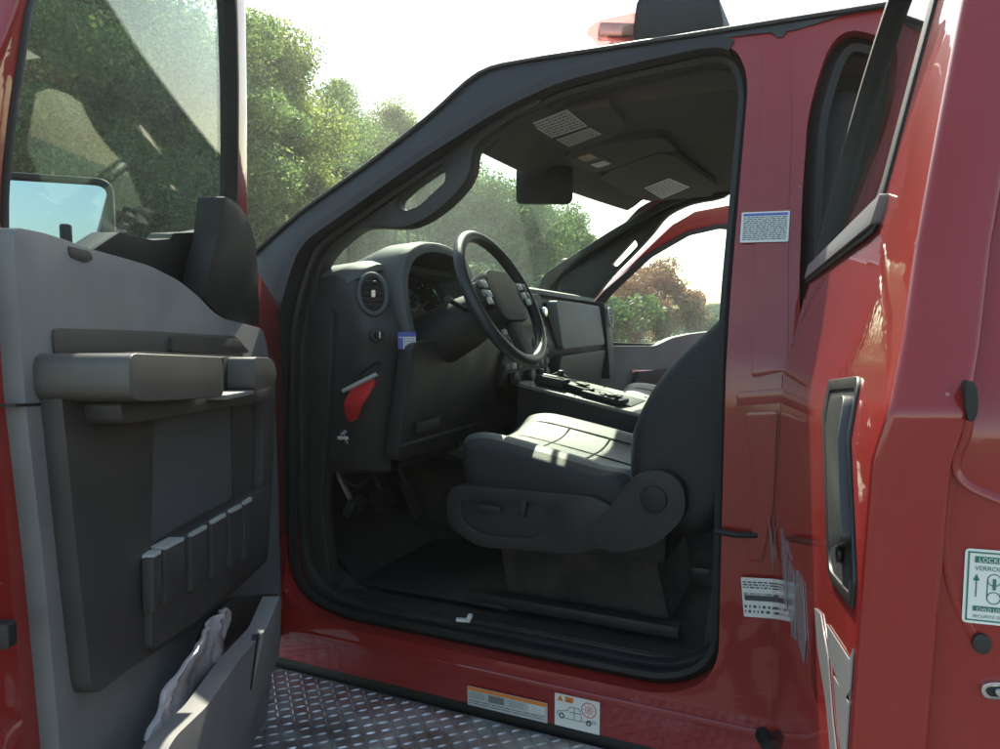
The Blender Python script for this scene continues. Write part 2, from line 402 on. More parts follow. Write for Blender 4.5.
# weather seals round the openings
def seal(fr, lp, inset, r=.013):
    cx = sum(a for a, z in lp)/len(lp); cz = sum(z for a, z in lp)/len(lp)
    pts = []
    for a, z in lp:
        d = Vector((cx-a, cz-z)).normalized(); pts.append(fr.w(a+d.x*inset, .055, z+d.y*inset))
    return obj('door_seal', tube(pts, r, 8, closed=True, flat=1.6), BLACKR, T)
for fr in (SIDE, PSIDE):
    seal(fr, front_hole, .008); seal(fr, rear_hole, .012, .017)
# inner flange of the opening (black liner)
for fr in (SIDE, PSIDE):
    for lp in (front_hole, rear_hole):
        cx = sum(a for a, z in lp)/len(lp); cz = sum(z for a, z in lp)/len(lp)
        inn = [(a+(cx-a)*.03, z+(cz-z)*.03) for a, z in lp]; out = [(a-(cx-a)*.08, z-(cz-z)*.035) for a, z in lp]
        obj('opening_liner', panel([out, inn], lambda a, t, z: fr.w(a, t, z), .086, .12, .006, ZS), DARKER, T)
# stamped pads on the door pillar
def padp(pts, t, r=.01, name='pillar_panel', m=RED, th=.012, bev=.005, fr=SIDE):
    q = rnd(pxs(fr, pts), r, 4)
    return obj(name, panel([q], lambda a, tt, z: fr.w(a, tt, z), -t, th-t, bev, ZS, 3), m, T)
padp([(763, 48), (790, 44), (792, 120), (789, 200), (788, 370), (752, 378), (757, 200)], .004, .008)
padp([(737, 392), (788, 388), (788, 402), (737, 406)], .006, .004)
padp([(746, 412), (778, 410), (774, 505), (762, 560), (748, 560), (757, 500)], .008, .008)
padp([(780, 420), (792, 420), (788, 600), (776, 600)], .005, .006)
obj('door_striker', MB().add(tube([SIDE.w(-.215, -.012, .99), SIDE.w(-.175, -.018, .99), SIDE.w(-.14, -.004, .99)], .006, 8), BLACKR), None, T)
obj('wiring_boot', tube([SIDE.w(-.12, .0, .60), SIDE.w(-.11, -.03, .598)], [.016, .012], 12), BLACKR, T)
# rocker lip line below the door opening
obj('sill_moulding', tube([SIDE.w(a, -.002, .60) for a in (-1.38, -1.0, -.5, 0, .6)], .008, 8, flat=.6), RED, T)
obj('rocker_base', box((-.13, .03, .50), (2.5, .05, .05), bev=.01), BLACKR, T)
# stickers on the pillar and sill
def px_sticker(tl, tr, bl, m, fr=SIDE, t=0, name='label', parent=T, lift=.002, r=.002):
    a0, z0 = fr.px(*bl, t); a1, z1 = fr.px(*tr, t); a2, z2 = fr.px(*tl, t)
    O = fr.w(a0, t, z0); X = fr.w(a1, t, z1); Y = fr.w(a2, t, z2)
    U = (X-Y); V = (Y-O)
    return Sticker(O, U, V, U.length, V.length, m, lift, r)
s = px_sticker((740, 213), (788, 211), (740, 243), WHITE, t=-.005); s.lines(.004, .004, s.w-.008, s.h-.013, 13, INK, fill=.5, seed=3); s.rect(.003, s.h-.008, s.w-.006, .005, INKB)
obj('warning_label', s.mb, None, T, label='white warning label printed in small dark lines on the pillar')
s = px_sticker((743, 577), (783, 579), (744, 616), WHITE, t=-.008); w, h = s.w, s.h
s.lines(.003, h*.72, w*.9, h*.2, 3, INK, seed=5); s.rect(.004, h*.42, w*.85, h*.13, INK)
rg = random.Random(2)
x = .004
while x < w*.9: s.rect(x, h*.42, rg.uniform(.0005, .0016), h*.2, INK, 2); x += .0028
s.lines(.003, h*.08, w*.85, h*.25, 2, INK, seed=7)
obj('certification_label', s.mb, None, T, label='white label with a bar code low on the pillar')
s = px_sticker((468, 685), (548, 703), (468, 704), PALE, t=-.002); w, h = s.w, s.h
s.rect(.001, h*.80, w-.002, h*.17, INKO)
for i in range(4): s.rect(w*(.02+i*.25), h*.38, w*.2, h*.36, [PALE, STRIPE, PALE, WHITE][i]); s.lines(w*(.03+i*.25), h*.4, w*.19, h*.32, 3, INK, 2, .3, seed=i)
s.lines(w*.02, h*.08, w*.94, h*.25, 2, INK, fill=.3, seed=11)
obj('caution_label', s.mb, None, T, label='long pale label with an orange band on the sill')
s = px_sticker((555, 692), (600, 702), (555, 724), WHITE, t=-.002); w, h = s.w, s.h
tri = [(w*.05, h*.78), (w*.2, h*.78), (w*.125, h*.97)]; s.poly(tri, INKO); s.rect(w*.119, h*.83, w*.012, h*.08, INK, 2); s.rect(w*.23, h*.78, w*.19, h*.17, INKO); s.rect(w*.26, h*.81, w*.12, h*.02, INK, 2); s.rect(w*.26, h*.86, w*.12, h*.02, INK, 2)
s.ring(w*.76, h*.68, w*.15, w*.17, INKR); s.ring(w*.76, h*.68, w*.07, w*.08, INKR)
for k in range(4): a = k*math.pi/4; c_, s_ = math.cos(a), math.sin(a); s.poly([(w*.76-c_*w*.16+s_*.0004, h*.68-s_*w*.16-c_*.0004), (w*.76+c_*w*.16+s_*.0004, h*.68+s_*w*.16-c_*.0004), (w*.76+c_*w*.16-s_*.0004, h*.68+s_*w*.16+c_*.0004), (w*.76-c_*w*.16-s_*.0004, h*.68-s_*w*.16+c_*.0004)], INKR, 2)
s.ring(w*.16, h*.34, w*.035, w*.065, INK); s.ring(w*.76, h*.28, w*.03, w*.06, INK)
def ln(a, b, wd=.0007, m=INK, S=None):
    S = S or s; A = Vector(a); B = Vector(b); d = (B-A).normalized(); n = Vector((-d.y, d.x))*wd; S.poly([tuple(A+n), tuple(B+n), tuple(B-n), tuple(A-n)], m)
for a, b in [((.06, .45), (.28, .52)), ((.28, .52), (.34, .66)), ((.34, .66), (.54, .66)), ((.54, .66), (.6, .48)), ((.6, .48), (.6, .28)), ((.6, .28), (.22, .28)), ((.06, .45), (.06, .34)), ((.34, .5), (.58, .5)), ((.44, .66), (.44, .3)), ((.62, .3), (.93, .3)), ((.72, .36), (.93, .36))]:
    ln((a[0]*w, a[1]*h), (b[0]*w, b[1]*h))
obj('loading_label', s.mb, None, T, label='white label with a small truck drawing and orange warning signs')

# ---- windshield, roof skin and headliner
WL0, WL1 = at_y(322, 258, .16), at_y(468, 143, .16); WR0, WR1 = at_y(552, 298, 1.84), at_y(630, 210, 1.84)
def ws(u, v, o=0):      # u across (driver to passenger), v bottom to top
    b = WL0.lerp(WR0, u); t = WL1.lerp(WR1, u); p = b.lerp(t, v); k = math.sin(math.pi*max(0, min(1, u)))
    return p+Vector((-.09*k*(1-.35*v)-.02*math.sin(math.pi*v), 0, .012*k*v))+Vector((-.6, 0, .8))*o
def sm(t): t = max(0, min(1, t)); return t*t*(3-2*t)
def hl_fn(u, v, dz=0):
    T0 = ws(v, 1.0); u = u**1.6; x = T0.x+u*(1.005-T0.x); zf = 1.903+.022*math.sin(math.pi*v)+.05*max(0, 1-min(v, 1-v)*22)**2
    return Vector((x, .235+v*1.53, T0.z+(zf-T0.z)*sm((x-T0.x)/.15)+dz))
def roof_fn(u, v):
    T0 = ws(v, 1.05, .012); u = u**1.5; x = T0.x+u*(1.06-T0.x); e = min(1, min(v, 1-v)*9); zf = 1.955+.040*math.sin(math.pi*v)+.012*e
    q = min(1, (x-T0.x)/.35); return Vector((x, .155+v*1.69, T0.z+(zf-T0.z)*(1-(1-q)**3)))
obj('roof_panel', grid(roof_fn, 28, 24, .008), RED, T)
obj('headliner', grid(hl_fn, 34, 24, .01), HEAD, T)
obj('windshield', grid(lambda u, v: ws(u*1.03-.015, v*1.08-.05), 16, 10), GLW, T)
obj('windshield_header', loft([[ws(u, .985, .004), ws(u, 1.08, .008), hl_fn(.13, u)+Vector((0, 0, .01)), hl_fn(.0, u)+Vector((0, 0, .004))] for u in [i/16 for i in range(17)]]), TRIMD, T)
# rear wall, floor, firewall, so the cab is closed
obj('cab_back_wall', MB().add(panel([[(.15, .64), (1.85, .64), (1.85, 1.93), (.15, 1.93)], rnd([(.4, 1.42), (1.6, 1.42), (1.55, 1.8), (.45, 1.8)], .06)], lambda a, t, z: Vector((1.02+t, a, z)), 0, .06, .004), DARKER), None, T)
obj('back_window', box((1.05, 1.0, 1.61), (.006, 1.22, .4)), GLD, T)
def floor_fn(u, v):
    x = -1.5+u*2.5; y = .10+v*1.8; k = max(0, 1-abs(y-1.0)/.22)
    return Vector((x, y, .645+.16*min(1, k*1.4)+.10*max(0, (-1.15-x)/.35)))
obj('cab_floor', grid(floor_fn, 30, 40, .02), CARPET, T)
obj('floor_mat', MB().add(box((-.98, .43, .662), (.46, .44, .012), bev=.005), DARKER).add(loft([[Vector((-1.21, .22, .668)), Vector((-1.21, .64, .668)), Vector((-1.2, .64, .656)), Vector((-1.2, .22, .656))], [Vector((-1.4, .24, .80)), Vector((-1.4, .62, .80)), Vector((-1.4, .62, .788)), Vector((-1.4, .24, .788))]]), DARKER), None, T)
obj('sill_plate', MB().add(box((-.74, .145, .655), (.98, .07, .016), bev=.006), DARK).add(box((-.74, .118, .664), (.9, .008, .006), bev=.002), DARKER), None, T)
obj('firewall', MB().add(box((-1.52, 1.0, 1.0), (.04, 1.84, .80)), DARKER), None, T)
obj('kick_panel', panel([rnd([(-1.5, .63), (-1.22, .66), (-1.25, .9), (-1.22, 1.15), (-1.2, 1.42), (-1.5, 1.45)], .03)], lambda a, t, z: Vector((a, .115+t, z)), 0, .04, .01, seg=3), DARK, T)
obj('kick_panel', panel([rnd([(-1.5, .63), (-1.22, .66), (-1.25, .9), (-1.22, 1.15), (-1.2, 1.42), (-1.5, 1.45)], .03)], lambda a, t, z: Vector((a, 1.88-t, z)), 0, .04, .01, seg=3), DARK, T)
# ---- windshield pillar trims with grab handles
def pillar_trim(outline, hole, y, sg, th, m=DARK):
    o = [(p.x, p.z) for p in (at_y(a, b, y) for a, b in outline)]; h = [(p.x, p.z) for p in (at_y(a, b, y) for a, b in hole)]
    return obj('pillar_trim', panel([spl(o, 3, True), rnd(h, .012, 4)], lambda a, t, z: Vector((a, y+sg*t+.07*max(0, z-1.55), z)), 0, th, .012, seg=3), m, T)
pt = pillar_trim([(285, 262), (300, 240), (350, 200), (418, 157), (500, 104), (528, 94), (536, 100), (508, 116), (478, 138), (469, 152), (467, 170), (459, 186), (444, 203), (428, 216), (411, 225), (395, 228), (372, 227), (357, 229), (343, 239), (328, 254), (318, 272), (312, 300), (285, 300)],
                 [(393, 199), (432, 163), (441, 164), (443, 180), (416, 206), (402, 211), (393, 206)], .125, 1, .05)
pillar_trim([(560, 290), (592, 254), (626, 219), (645, 202), (700, 180), (735, 180), (722, 196), (690, 203), (666, 215), (652, 232), (637, 249), (610, 277), (589, 302), (572, 303)],
            [(610, 264), (633, 238), (637, 245), (616, 267)], 1.84, 1, .05)
obj('grab_handle', tube(spl([(.15, .20, 1.895), (.18, .21, 1.865), (.25, .21, 1.86), (.35, .21, 1.865), (.40, .2, 1.895)], 4), .011, 8, flat=1.4), VIS, T)
# ---- visors, overhead console, mirror
def flatpoly(pts, z, th, m, name, r=.02, slope=0, labels=()):
    q = [(p.x, min(1.75, max(.262, p.y))) for p in (at_z(a, b, z) for a, b in pts)]
    return panel([rnd(q, r, 5)], lambda a, t, zz: Vector((a, zz, z-t-slope*0)), -th, 0, .007, seg=3)
ZV = 1.882
vis1 = obj('sun_visor', flatpoly([(500, 126), (530, 105), (584, 92), (602, 98), (626, 124), (620, 134), (572, 152), (550, 146)], ZV, .02, VIS, 'v'), VIS, T)
vis2 = obj('sun_visor', flatpoly([(600, 178), (612, 170), (660, 153), (674, 156), (716, 185), (712, 196), (652, 203), (630, 196)], ZV, .02, VIS, 'v'), VIS, T)
def zlab(pts, parent, split=None):
    P = [at_z(a, b, ZV-.002) for a, b in pts]; mb = MB()
    def q(u0, v0, u1, v1, m, k): mb.quad([((P[0].lerp(P[1], u)).lerp(P[3].lerp(P[2], u), v))-Vector((0, 0, .0004*k)) for u, v in ((u0, v0), (u1, v0), (u1, v1), (u0, v1))], m)
    q(0, 0, 1, 1, WHITE, 1); rg = random.Random(9)
    for i in range(7):
        v = .1+i*.125; x = .05
        while x < .92:
            l = min(.94-x, rg.uniform(.04, .14)); q(x, v, x+l, v+.04, INK, 2); x += l+.03
    if split: q(split-.012, 0, split+.012, 1, INK, 3)
    return obj('airbag_label', mb, None, parent)
zlab([(529, 124), (567, 109), (588, 126), (552, 138)], vis1); zlab([(556, 139.5), (590, 127.5), (602, 134), (569, 147)], vis1)
zlab([(644, 188), (669, 178), (690, 187), (662, 199)], vis2)
oc = obj('overhead_console', flatpoly([(556, 162), (575, 150), (600, 145), (662, 137), (678, 150), (650, 158), (600, 172), (585, 172)], 1.886, .03, VIS, 'o', .03), VIS, T)
obj('map_lamp', flatpoly([(577, 158), (590, 154), (598, 158), (586, 162)], 1.883, .006, AMBER, 'o', .006), AMBER, oc)
obj('map_lamp', flatpoly([(590, 165), (604, 161), (611, 164), (598, 168)], 1.883, .006, WHITE, 'o', .006), WHITE, oc)
obj('console_bezel', flatpoly([(568, 160), (592, 151), (616, 163), (590, 171)], 1.8845, .006, PALE, 'o', .01), VIS, oc)
mc = at_y(544, 186, .76)
mx = (at_y(570, 186, .76)-at_y(518, 186, .76)).length
U3 = Vector((.50, .80, 0)).normalized()
def face_on(c, w, h, th, m, yaw_dir, bev, r=.02, tilt=0):
    U = Vector(yaw_dir).normalized(); N = Vector((0, 0, 1)).cross(U).normalized(); V = Vector((0, 0, 1)); V = (V+N*tilt).normalized()
    q = rnd([(-w/2, -h/2), (w/2, -h/2), (w/2, h/2), (-w/2, h/2)], r, 5)
    return panel([q], lambda a, t, z: Vector(c)+U*a+V*z+N*t, -th, 0, bev, seg=3)
rm = obj('rear_view_mirror', MB().add(face_on(mc, mx*1.0, .115, .03, DARKER, (.9, .42, 0), .008), DARKER).add(box(mc+Vector((-.075, .03, .02)), (.04, .03, .05), bev=.01), DARKER), None, T)
obj('mirror_face', face_on(mc+Vector((.0, 0, 0))+Vector((.42, -.9, 0))*.0016, mx*.88, .095, .003, DARK, (.9, .42, 0), .001, .012), mat('mirror_film', (.10, .095, .09), .25, coat=.5), rm)
obj('mirror_stem', tube([mc+Vector((-.02, .0, .04)), mc+Vector((-.08, .02, .09)), ws(.5, .93)], .008, 8), BLACKR, rm)

# ---- dashboard
def dsec(y, xt, zt, xm, zm, xb, zb, fw_=-1.46, zf=None):
    zf = zt-.06 if zf is None else zf
    return [Vector((fw_, y, zf-.01)), Vector((-1.30, y, zt-.012)), Vector((xt-.03, y, zt)), Vector((xt, y, zt-.012)), Vector((xt+.012, y, zt-.035)), Vector((xm, y, zm+.03)), Vector((xm, y, zm)), Vector((xm-.012, y, zm-.03)), Vector((xb, y, zb)), Vector((xb-.15, y, zb-.02)), Vector((fw_, y, zb+.05))]
secs = [dsec(.135, -1.19, 1.50, -1.14, 1.33, -1.16, 1.02), dsec(.15, -1.165, 1.515, -1.10, 1.33, -1.13, 1.0), dsec(.22, -1.15, 1.535, -1.06, 1.33, -1.10, .98), dsec(.26, -1.24, 1.53, -1.16, 1.36, -1.10, .98),
        dsec(.62, -1.24, 1.53, -1.16, 1.36, -1.10, .98), dsec(.66, -1.13, 1.525, -1.04, 1.33, -1.08, .98), dsec(.80, -1.10, 1.505, -1.03, 1.33, -1.08, 1.0), dsec(1.2, -1.07, 1.495, -1.00, 1.26, -1.06, 1.05), dsec(1.78, -1.05, 1.475, -.99, 1.25, -1.05, 1.06), dsec(1.85, -1.07, 1.465, -1.0, 1.24, -1.06, 1.08), dsec(1.865, -1.11, 1.45, -1.03, 1.23, -1.08, 1.10)]
dash = obj('dashboard', loft(secs), DARK, T, sharp=50)
# pale soft top following the dash
def dtop(y, xt, zt): return [Vector((-1.455, y, zt-.064)), Vector((-1.30, y, zt-.006)), Vector((xt-.03, y, zt+.006)), Vector((xt+.006, y, zt-.004)), Vector((xt+.012, y, zt-.02)), Vector((xt-.01, y, zt-.03)), Vector((-1.30, y, zt-.03)), Vector((-1.45, y, zt-.09))]
obj('dash_cap', loft([dtop(.14, -1.185, 1.503), dtop(.16, -1.155, 1.518), dtop(.22, -1.14, 1.538), dtop(.45, -1.18, 1.55), dtop(.66, -1.12, 1.53), dtop(.80, -1.09, 1.508), dtop(1.2, -1.06, 1.497), dtop(1.78, -1.04, 1.477), dtop(1.86, -1.07, 1.462)]), DASHT, dash, sharp=50)
# cluster hood: an arch in the y-z plane run back along x
arch = [(.235, 1.33), (.225, 1.42), (.235, 1.50), (.27, 1.565), (.34, 1.598), (.42, 1.607), (.50, 1.603), (.58, 1.585), (.635, 1.55), (.655, 1.49), (.655, 1.36)]
arch = spl(arch, 4)
def arch_ring(x, sc, zo=0):
    out = []; cy, cz = .44, 1.42
    o = [(cy+(y-cy)*sc, cz+(z-cz)*sc+zo) for y, z in arch]; i = [(cy+(y-cy)*(sc-.10), cz+(z-cz)*(sc-.12)+zo) for y, z in reversed(arch)]
    return [Vector((x+.05*max(0, 1.5-z)/.1*.35, y, z)) for y, z in o+i]
obj('cluster_hood', loft([arch_ring(-1.30, .9, -.03), arch_ring(-1.18, .97), arch_ring(-1.10, 1.0), arch_ring(-1.075, .99), arch_ring(-1.068, .965)]), DASHT, dash, sharp=60)
gc = Vector((-1.17, .44, 1.44)); gn = Vector((.94, 0, .34)).normalized(); gv = Vector((-.34, 0, .94)).normalized(); gu = Vector((0, 1, 0))
mb = MB(); mb.add(panel([rnd([(-.19, -.1), (.19, -.1), (.18, .06), (.1, .10), (-.1, .10), (-.18, .06)], .03)], lambda a, t, z: gc+gu*a+gv*z-gn*t, 0, .02, .003), DARKER)
for cy, r in ((-.10, .062), (.10, .062), (0, .03)):
    mb.add(tube([gc+gu*(cy+r*math.cos(q))+gv*(.0+r*math.sin(q))+gn*.006 for q in [i*math.pi/16 for i in range(32)]], .004, 6, closed=True), CHROME)
    for k in range(9):
        q = R(225-k*33.75); d = gu*math.cos(q)+gv*math.sin(q); p = gc+gu*cy+gn*.002
        mb.add(tube([p+d*r*.78, p+d*r*.92], .0012, 4), WHITE)
    q = R(200); d = gu*math.cos(q)+gv*math.sin(q); p = gc+gu*cy+gn*.004; mb.add(tube([p, p+d*r*.8], .0016, 4), INKO)
obj('gauge_cluster', mb, None, dash)
obj('cluster_lens', quadgrid(gc+gu*-.2+gv*-.1+gn*.03, gc+gu*.2+gv*-.1+gn*.03, gc+gu*.2+gv*.12+gn*.012, gc+gu*-.2+gv*.12+gn*.012, 8, 4, .004, gn), GLP, dash)
# left air vent
def face_frame(c, n, roll=0):
    n = Vector(n).normalized(); u = Vector((0, 0, 1)).cross(n).normalized(); v = n.cross(u); return Vector(c), u, v, n
def ellipse(c, u, v, a, b, n=28): return [c+u*a*math.cos(2*math.pi*i/n)+v*b*math.sin(2*math.pi*i/n) for i in range(n)]
vc, vu, vv, vn = face_frame(at_y(369, 294, .165)+Vector((.012, 0, 0)), (.72, -.66, .18))
mb = MB(); mb.add(tube(ellipse(vc, vu, vv, .036, .052), .006, 8, closed=True), DASHT)
b = bmesh.new(); b.faces.new([b.verts.new(p-vn*.008) for p in ellipse(vc, vu, vv, .036, .052)]); mb.add(b, BLACKR)
for k, q in enumerate((-.03, -.015, 0, .015, .03)): wv = .034*math.sqrt(1-(q/.052)**2); mb.add(box(vc+vv*q, (.002, wv*2, .009), (0, .35, math.atan2(vn.y, vn.x))), DARK)
mb.add(box(vc+vn*.004, (.004, .01, .018), (0, 0, math.atan2(vn.y, vn.x))), CHROME)
obj('air_vent', mb, None, dash)
lc, lu, lv, ln_ = face_frame(at_y(377, 335, .14), (.8, -.6, .05))
obj('light_switch', MB().add(cyl(lc, ln_, .019, .012, 24, .003), DARK).add(cyl(lc+ln_*.012, ln_, .011, .018, 20, .003), BLACKR).add(box(lc+ln_*.022, (.003, .003, .016), (0, 0, 0)), WHITE), None, dash)
O = at_y(397, 349, .20); s = Sticker(O+Vector((.01, -.012, 0)), (.55, .83, 0), (0, 0, 1), .05, .044, WHITE, lift=.003); s.rect(0, .032, .05, .012, INKB); s.rect(.0, .0, .014, .03, INKB); s.lines(.017, .004, .03, .026, 4, INK, seed=4)
obj('dash_sticker', s.mb, None, dash, label='small white and blue sticker beside the light switch')
# lower dash panel, column opening, knee panel and its seams
obj('knee_panel', MB().add(panel([rnd([(.165, 1.02), (.74, 1.02), (.74, 1.30), (.66, 1.33), (.20, 1.33)], .03)], lambda a, t, z: Vector((-1.055+t-.12*(z-1.2)*0-.18*max(0, 1.2-z), a, z)), -.0, .04, .008, seg=3), DARK), None, dash)
obj('lower_trim', MB().add(box((-1.05, .42, 1.06), (.02, .5, .012), bev=.003), TRIMD).add(box((-1.03, .3, 1.1), (.01, .12, .03), bev=.004), DARKER), None, dash)
# centre stack: radio, buttons and knobs
mb = MB(); cst = lambda a, z, t=0: Vector((-1.035+.10*(1.40-z)*1.0+t*.9, a, z))
mb.add(panel([rnd([(.74, 1.16), (1.14, 1.16), (1.14, 1.475), (.74, 1.475)], .03)], lambda a, t, z: cst(a, z, -t), -.012, .03, .006, seg=3), DARKER)
mb.add(panel([rnd([(.80, 1.36), (1.08, 1.36), (1.08, 1.45), (.80, 1.45)], .01)], lambda a, t, z: cst(a, z, -t), -.016, .0, .002), BLACKG)
for r in range(4):
    for c in range(8):
        if r == 0 and 1 < c < 6: continue
        mb.add(box(cst(.765+c*.05, 1.345-r*.038, .020), (.008, .034, .022), (0, -.1, 0), .003), PALE if (r+c) % 4 == 0 else TRIM)
for a in (.77, 1.11): mb.add(cyl(cst(a, 1.41, .028), (1, 0, .1), .018, .02, 20, .003), CHROME)
for a in (.80, .94, 1.08): mb.add(cyl(cst(a, 1.19, .026), (1, 0, .1), .022, .02, 20, .003), DARK)
obj('centre_stack', mb, None, dash)
# passenger side: glovebox, raised letters, end cap with vent
pdp = lambda a, z, t=0: Vector((-.985+t-.16*max(0, z-1.26), a, z))
mb = MB(); mb.add(panel([rnd([(1.22, 1.27), (1.76, 1.27), (1.76, 1.44), (1.22, 1.455)], .02)], lambda a, t, z: pdp(a, z, -t), -.012, .03, .006, seg=3), TRIM)
mb.add(panel([rnd([(1.20, 1.09), (1.77, 1.09), (1.77, 1.245), (1.20, 1.245)], .02)], lambda a, t, z: pdp(a, z, -t)-Vector((.3*max(0, 1.24-z)*.5, 0, 0)), -.010, .03, .006, seg=3), TRIMD)
obj('glovebox', mb, None, dash)
mb = MB()
mb.add(panel([rnd([(1.785, 1.11), (1.87, 1.13), (1.87, 1.43), (1.785, 1.46)], .02)], lambda a, t, z: pdp(a, z, -t)+Vector((.01, 0, 0)), -.018, .05, .008, seg=3), DARK)
vc = pdp(1.828, 1.39, .035)
mb.add(tube(ellipse(vc, Vector((0, 1, 0)), Vector((-.15, 0, .98)), .03, .042), .005, 8, closed=True), PALE)
for q in (-.024, -.008, .008, .024): mb.add(box(vc+Vector((-.002, 0, q)), (.006, .05, .003)), PALE)
obj('end_vent', mb, None, dash)
# hood release: red hanging tag is a thing of its own; parking pedal and pedals
obj('park_brake_lever', MB().add(tube([(-1.28, .20, 1.02), (-1.25, .2, .95), (-1.22, .21, .885)], .009, 8), CHROME).add(box((-1.21, .21, .875), (.03, .07, .05), (0, .5, 0), .008), BLACKR), None, T)
def pedal(x, y, z, w, h, nm):
    obj(nm, MB().add(box((x, y, z), (.014, w, h), (0, -.45, 0), .005), BLACKR).add(tube([(x-.01, y, z+.02), (x-.09, y, z+.2), (x-.16, y, z+.3)], .008, 8), DARKER), None, T)
pedal(-1.27, .44, .84, .11, .06, 'brake_pedal'); pedal(-1.27, .60, .80, .05, .13, 'accelerator_pedal')
obj('underdash_wiring', MB().add(tube(spl([(-1.25, .2, 1.0), (-1.22, .28, .95), (-1.26, .4, .98), (-1.23, .55, .94), (-1.3, .68, 1.0)], 5), .006, 6), BLACKR).add(tube(spl([(-1.3, .2, .98), (-1.2, .22, .93), (-1.2, .30, .99)], 5), .004, 6), BLACKR), None, T)

# ---- steering wheel
WC = at_y(502, 298, .42); th = R(27); wn = Vector((math.cos(th), 0, math.sin(th))); wv = Vector((-math.sin(th), 0, math.cos(th))); wu = Vector((0, 1, 0))
sw = obj('steering_wheel', tube([WC+wu*.190*math.cos(q)+wv*.190*math.sin(q) for q in [i*2*math.pi/56 for i in range(56)]], .0165, 12, closed=True), mat('wheel_leather', (.03, .03, .031), .38, bump=.5, bscale=400), T)
mb = MB(); hub = rnd([(-.085, -.075), (.085, -.075), (.10, .02), (.07, .075), (-.07, .075), (-.10, .02)], .03, 5)
mb.add(panel([hub], lambda a, t, z: WC+wu*a+wv*z-wn*(t+.012), -.03, .03, .014, seg=4), DARKER)
obj('horn_pad', mb, None, sw)
for sg in (-1, 1):
    mb = MB()
    mb.add(panel([rnd([(sg*.07, -.035), (sg*.178, -.02), (sg*.180, .03), (sg*.08, .05)], .012)], lambda a, t, z: WC+wu*a+wv*z-wn*(t+.004), -.018, .012, .006, seg=3), DARK)
    obj('spoke', mb, None, sw)
    mb = MB()
    for k, (a, z) in enumerate(((.115, .028), (.142, .028), (.115, .0), (.142, .0), (.128, -.02))):
        mb.add(box(WC+wu*(sg*a)+wv*z+wn*.018, (.008, .022, .02), (0, -th, 0), .003), TRIM if k % 2 else PALE)
    obj('wheel_buttons', mb, None, sw)
obj('spoke', panel([rnd([(-.035, -.06), (.035, -.06), (.03, -.18), (-.03, -.18)], .01)], lambda a, t, z: WC+wu*a+wv*z-wn*(t+.004), -.012, .01, .005, seg=3), DARKER, sw)
colm = obj('steering_column', MB().add(loft([[WC-wn*d+wu*(r*1.25*math.cos(q))+wv*(r*math.sin(q)-.01) for q in [i*math.pi/10 for i in range(20)]] for d, r in ((.03, .04), (.06, .062), (.14, .075), (.28, .085))]), DARKER), None, T, sharp=50)
obj('turn_signal_stalk', tube([WC-wn*.08-wu*.06, WC-wn*.07-wu*.15+wv*.02, WC-wn*.06-wu*.19+wv*.025], [.007, .007, .010], 8), BLACKR, colm)
obj('gear_lever', tube([WC-wn*.10+wu*.05, WC-wn*.05+wu*.16+wv*.03, WC-wn*.0+wu*.2+wv*.0], [.008, .008, .013], 8), BLACKR, colm)

# ---- equipment console between the seats
c0 = at_y(518, 384, .82); c1 = at_y(624, 411, .82); sl = (c1.z-c0.z)/(c1.x-c0.x)
cz = lambda x: c0.z+sl*(x-c0.x)
xe = c1.x+.1
con = obj('equipment_console', MB().add(loft([[Vector((x, y, z)) for x, z in ((c0.x, cz(c0.x)-.006), (xe, cz(xe)-.006), (xe+.02, .68), (c0.x-.03, .68))] for y in (.826, 1.17)]), DARK).add(panel([rnd([(c0.x-.01, .82), (xe, .82), (xe, 1.18), (c0.x-.01, 1.18)], .01)], lambda a, t, y: Vector((a, y, cz(a)-t)), -.004, .008, .002), PLATE), None, T)
# slots and screws on the plate
mb = MB()
for x in np.linspace(c0.x+.04, xe-.04, 6):
    for y in (.836, 1.165): mb.add(cyl((x, y, cz(x)+.005), (sl, 0, -1), .004, .003, 8), DARKER)
for k in range(3):
    xx = c0.x+.08+k*.12; mb.add(box((xx, .99, cz(xx)+.004), (.09, .2, .006), (0, -math.atan(sl), 0), .002), DARKER)
obj('plate_fittings', mb, None, con)

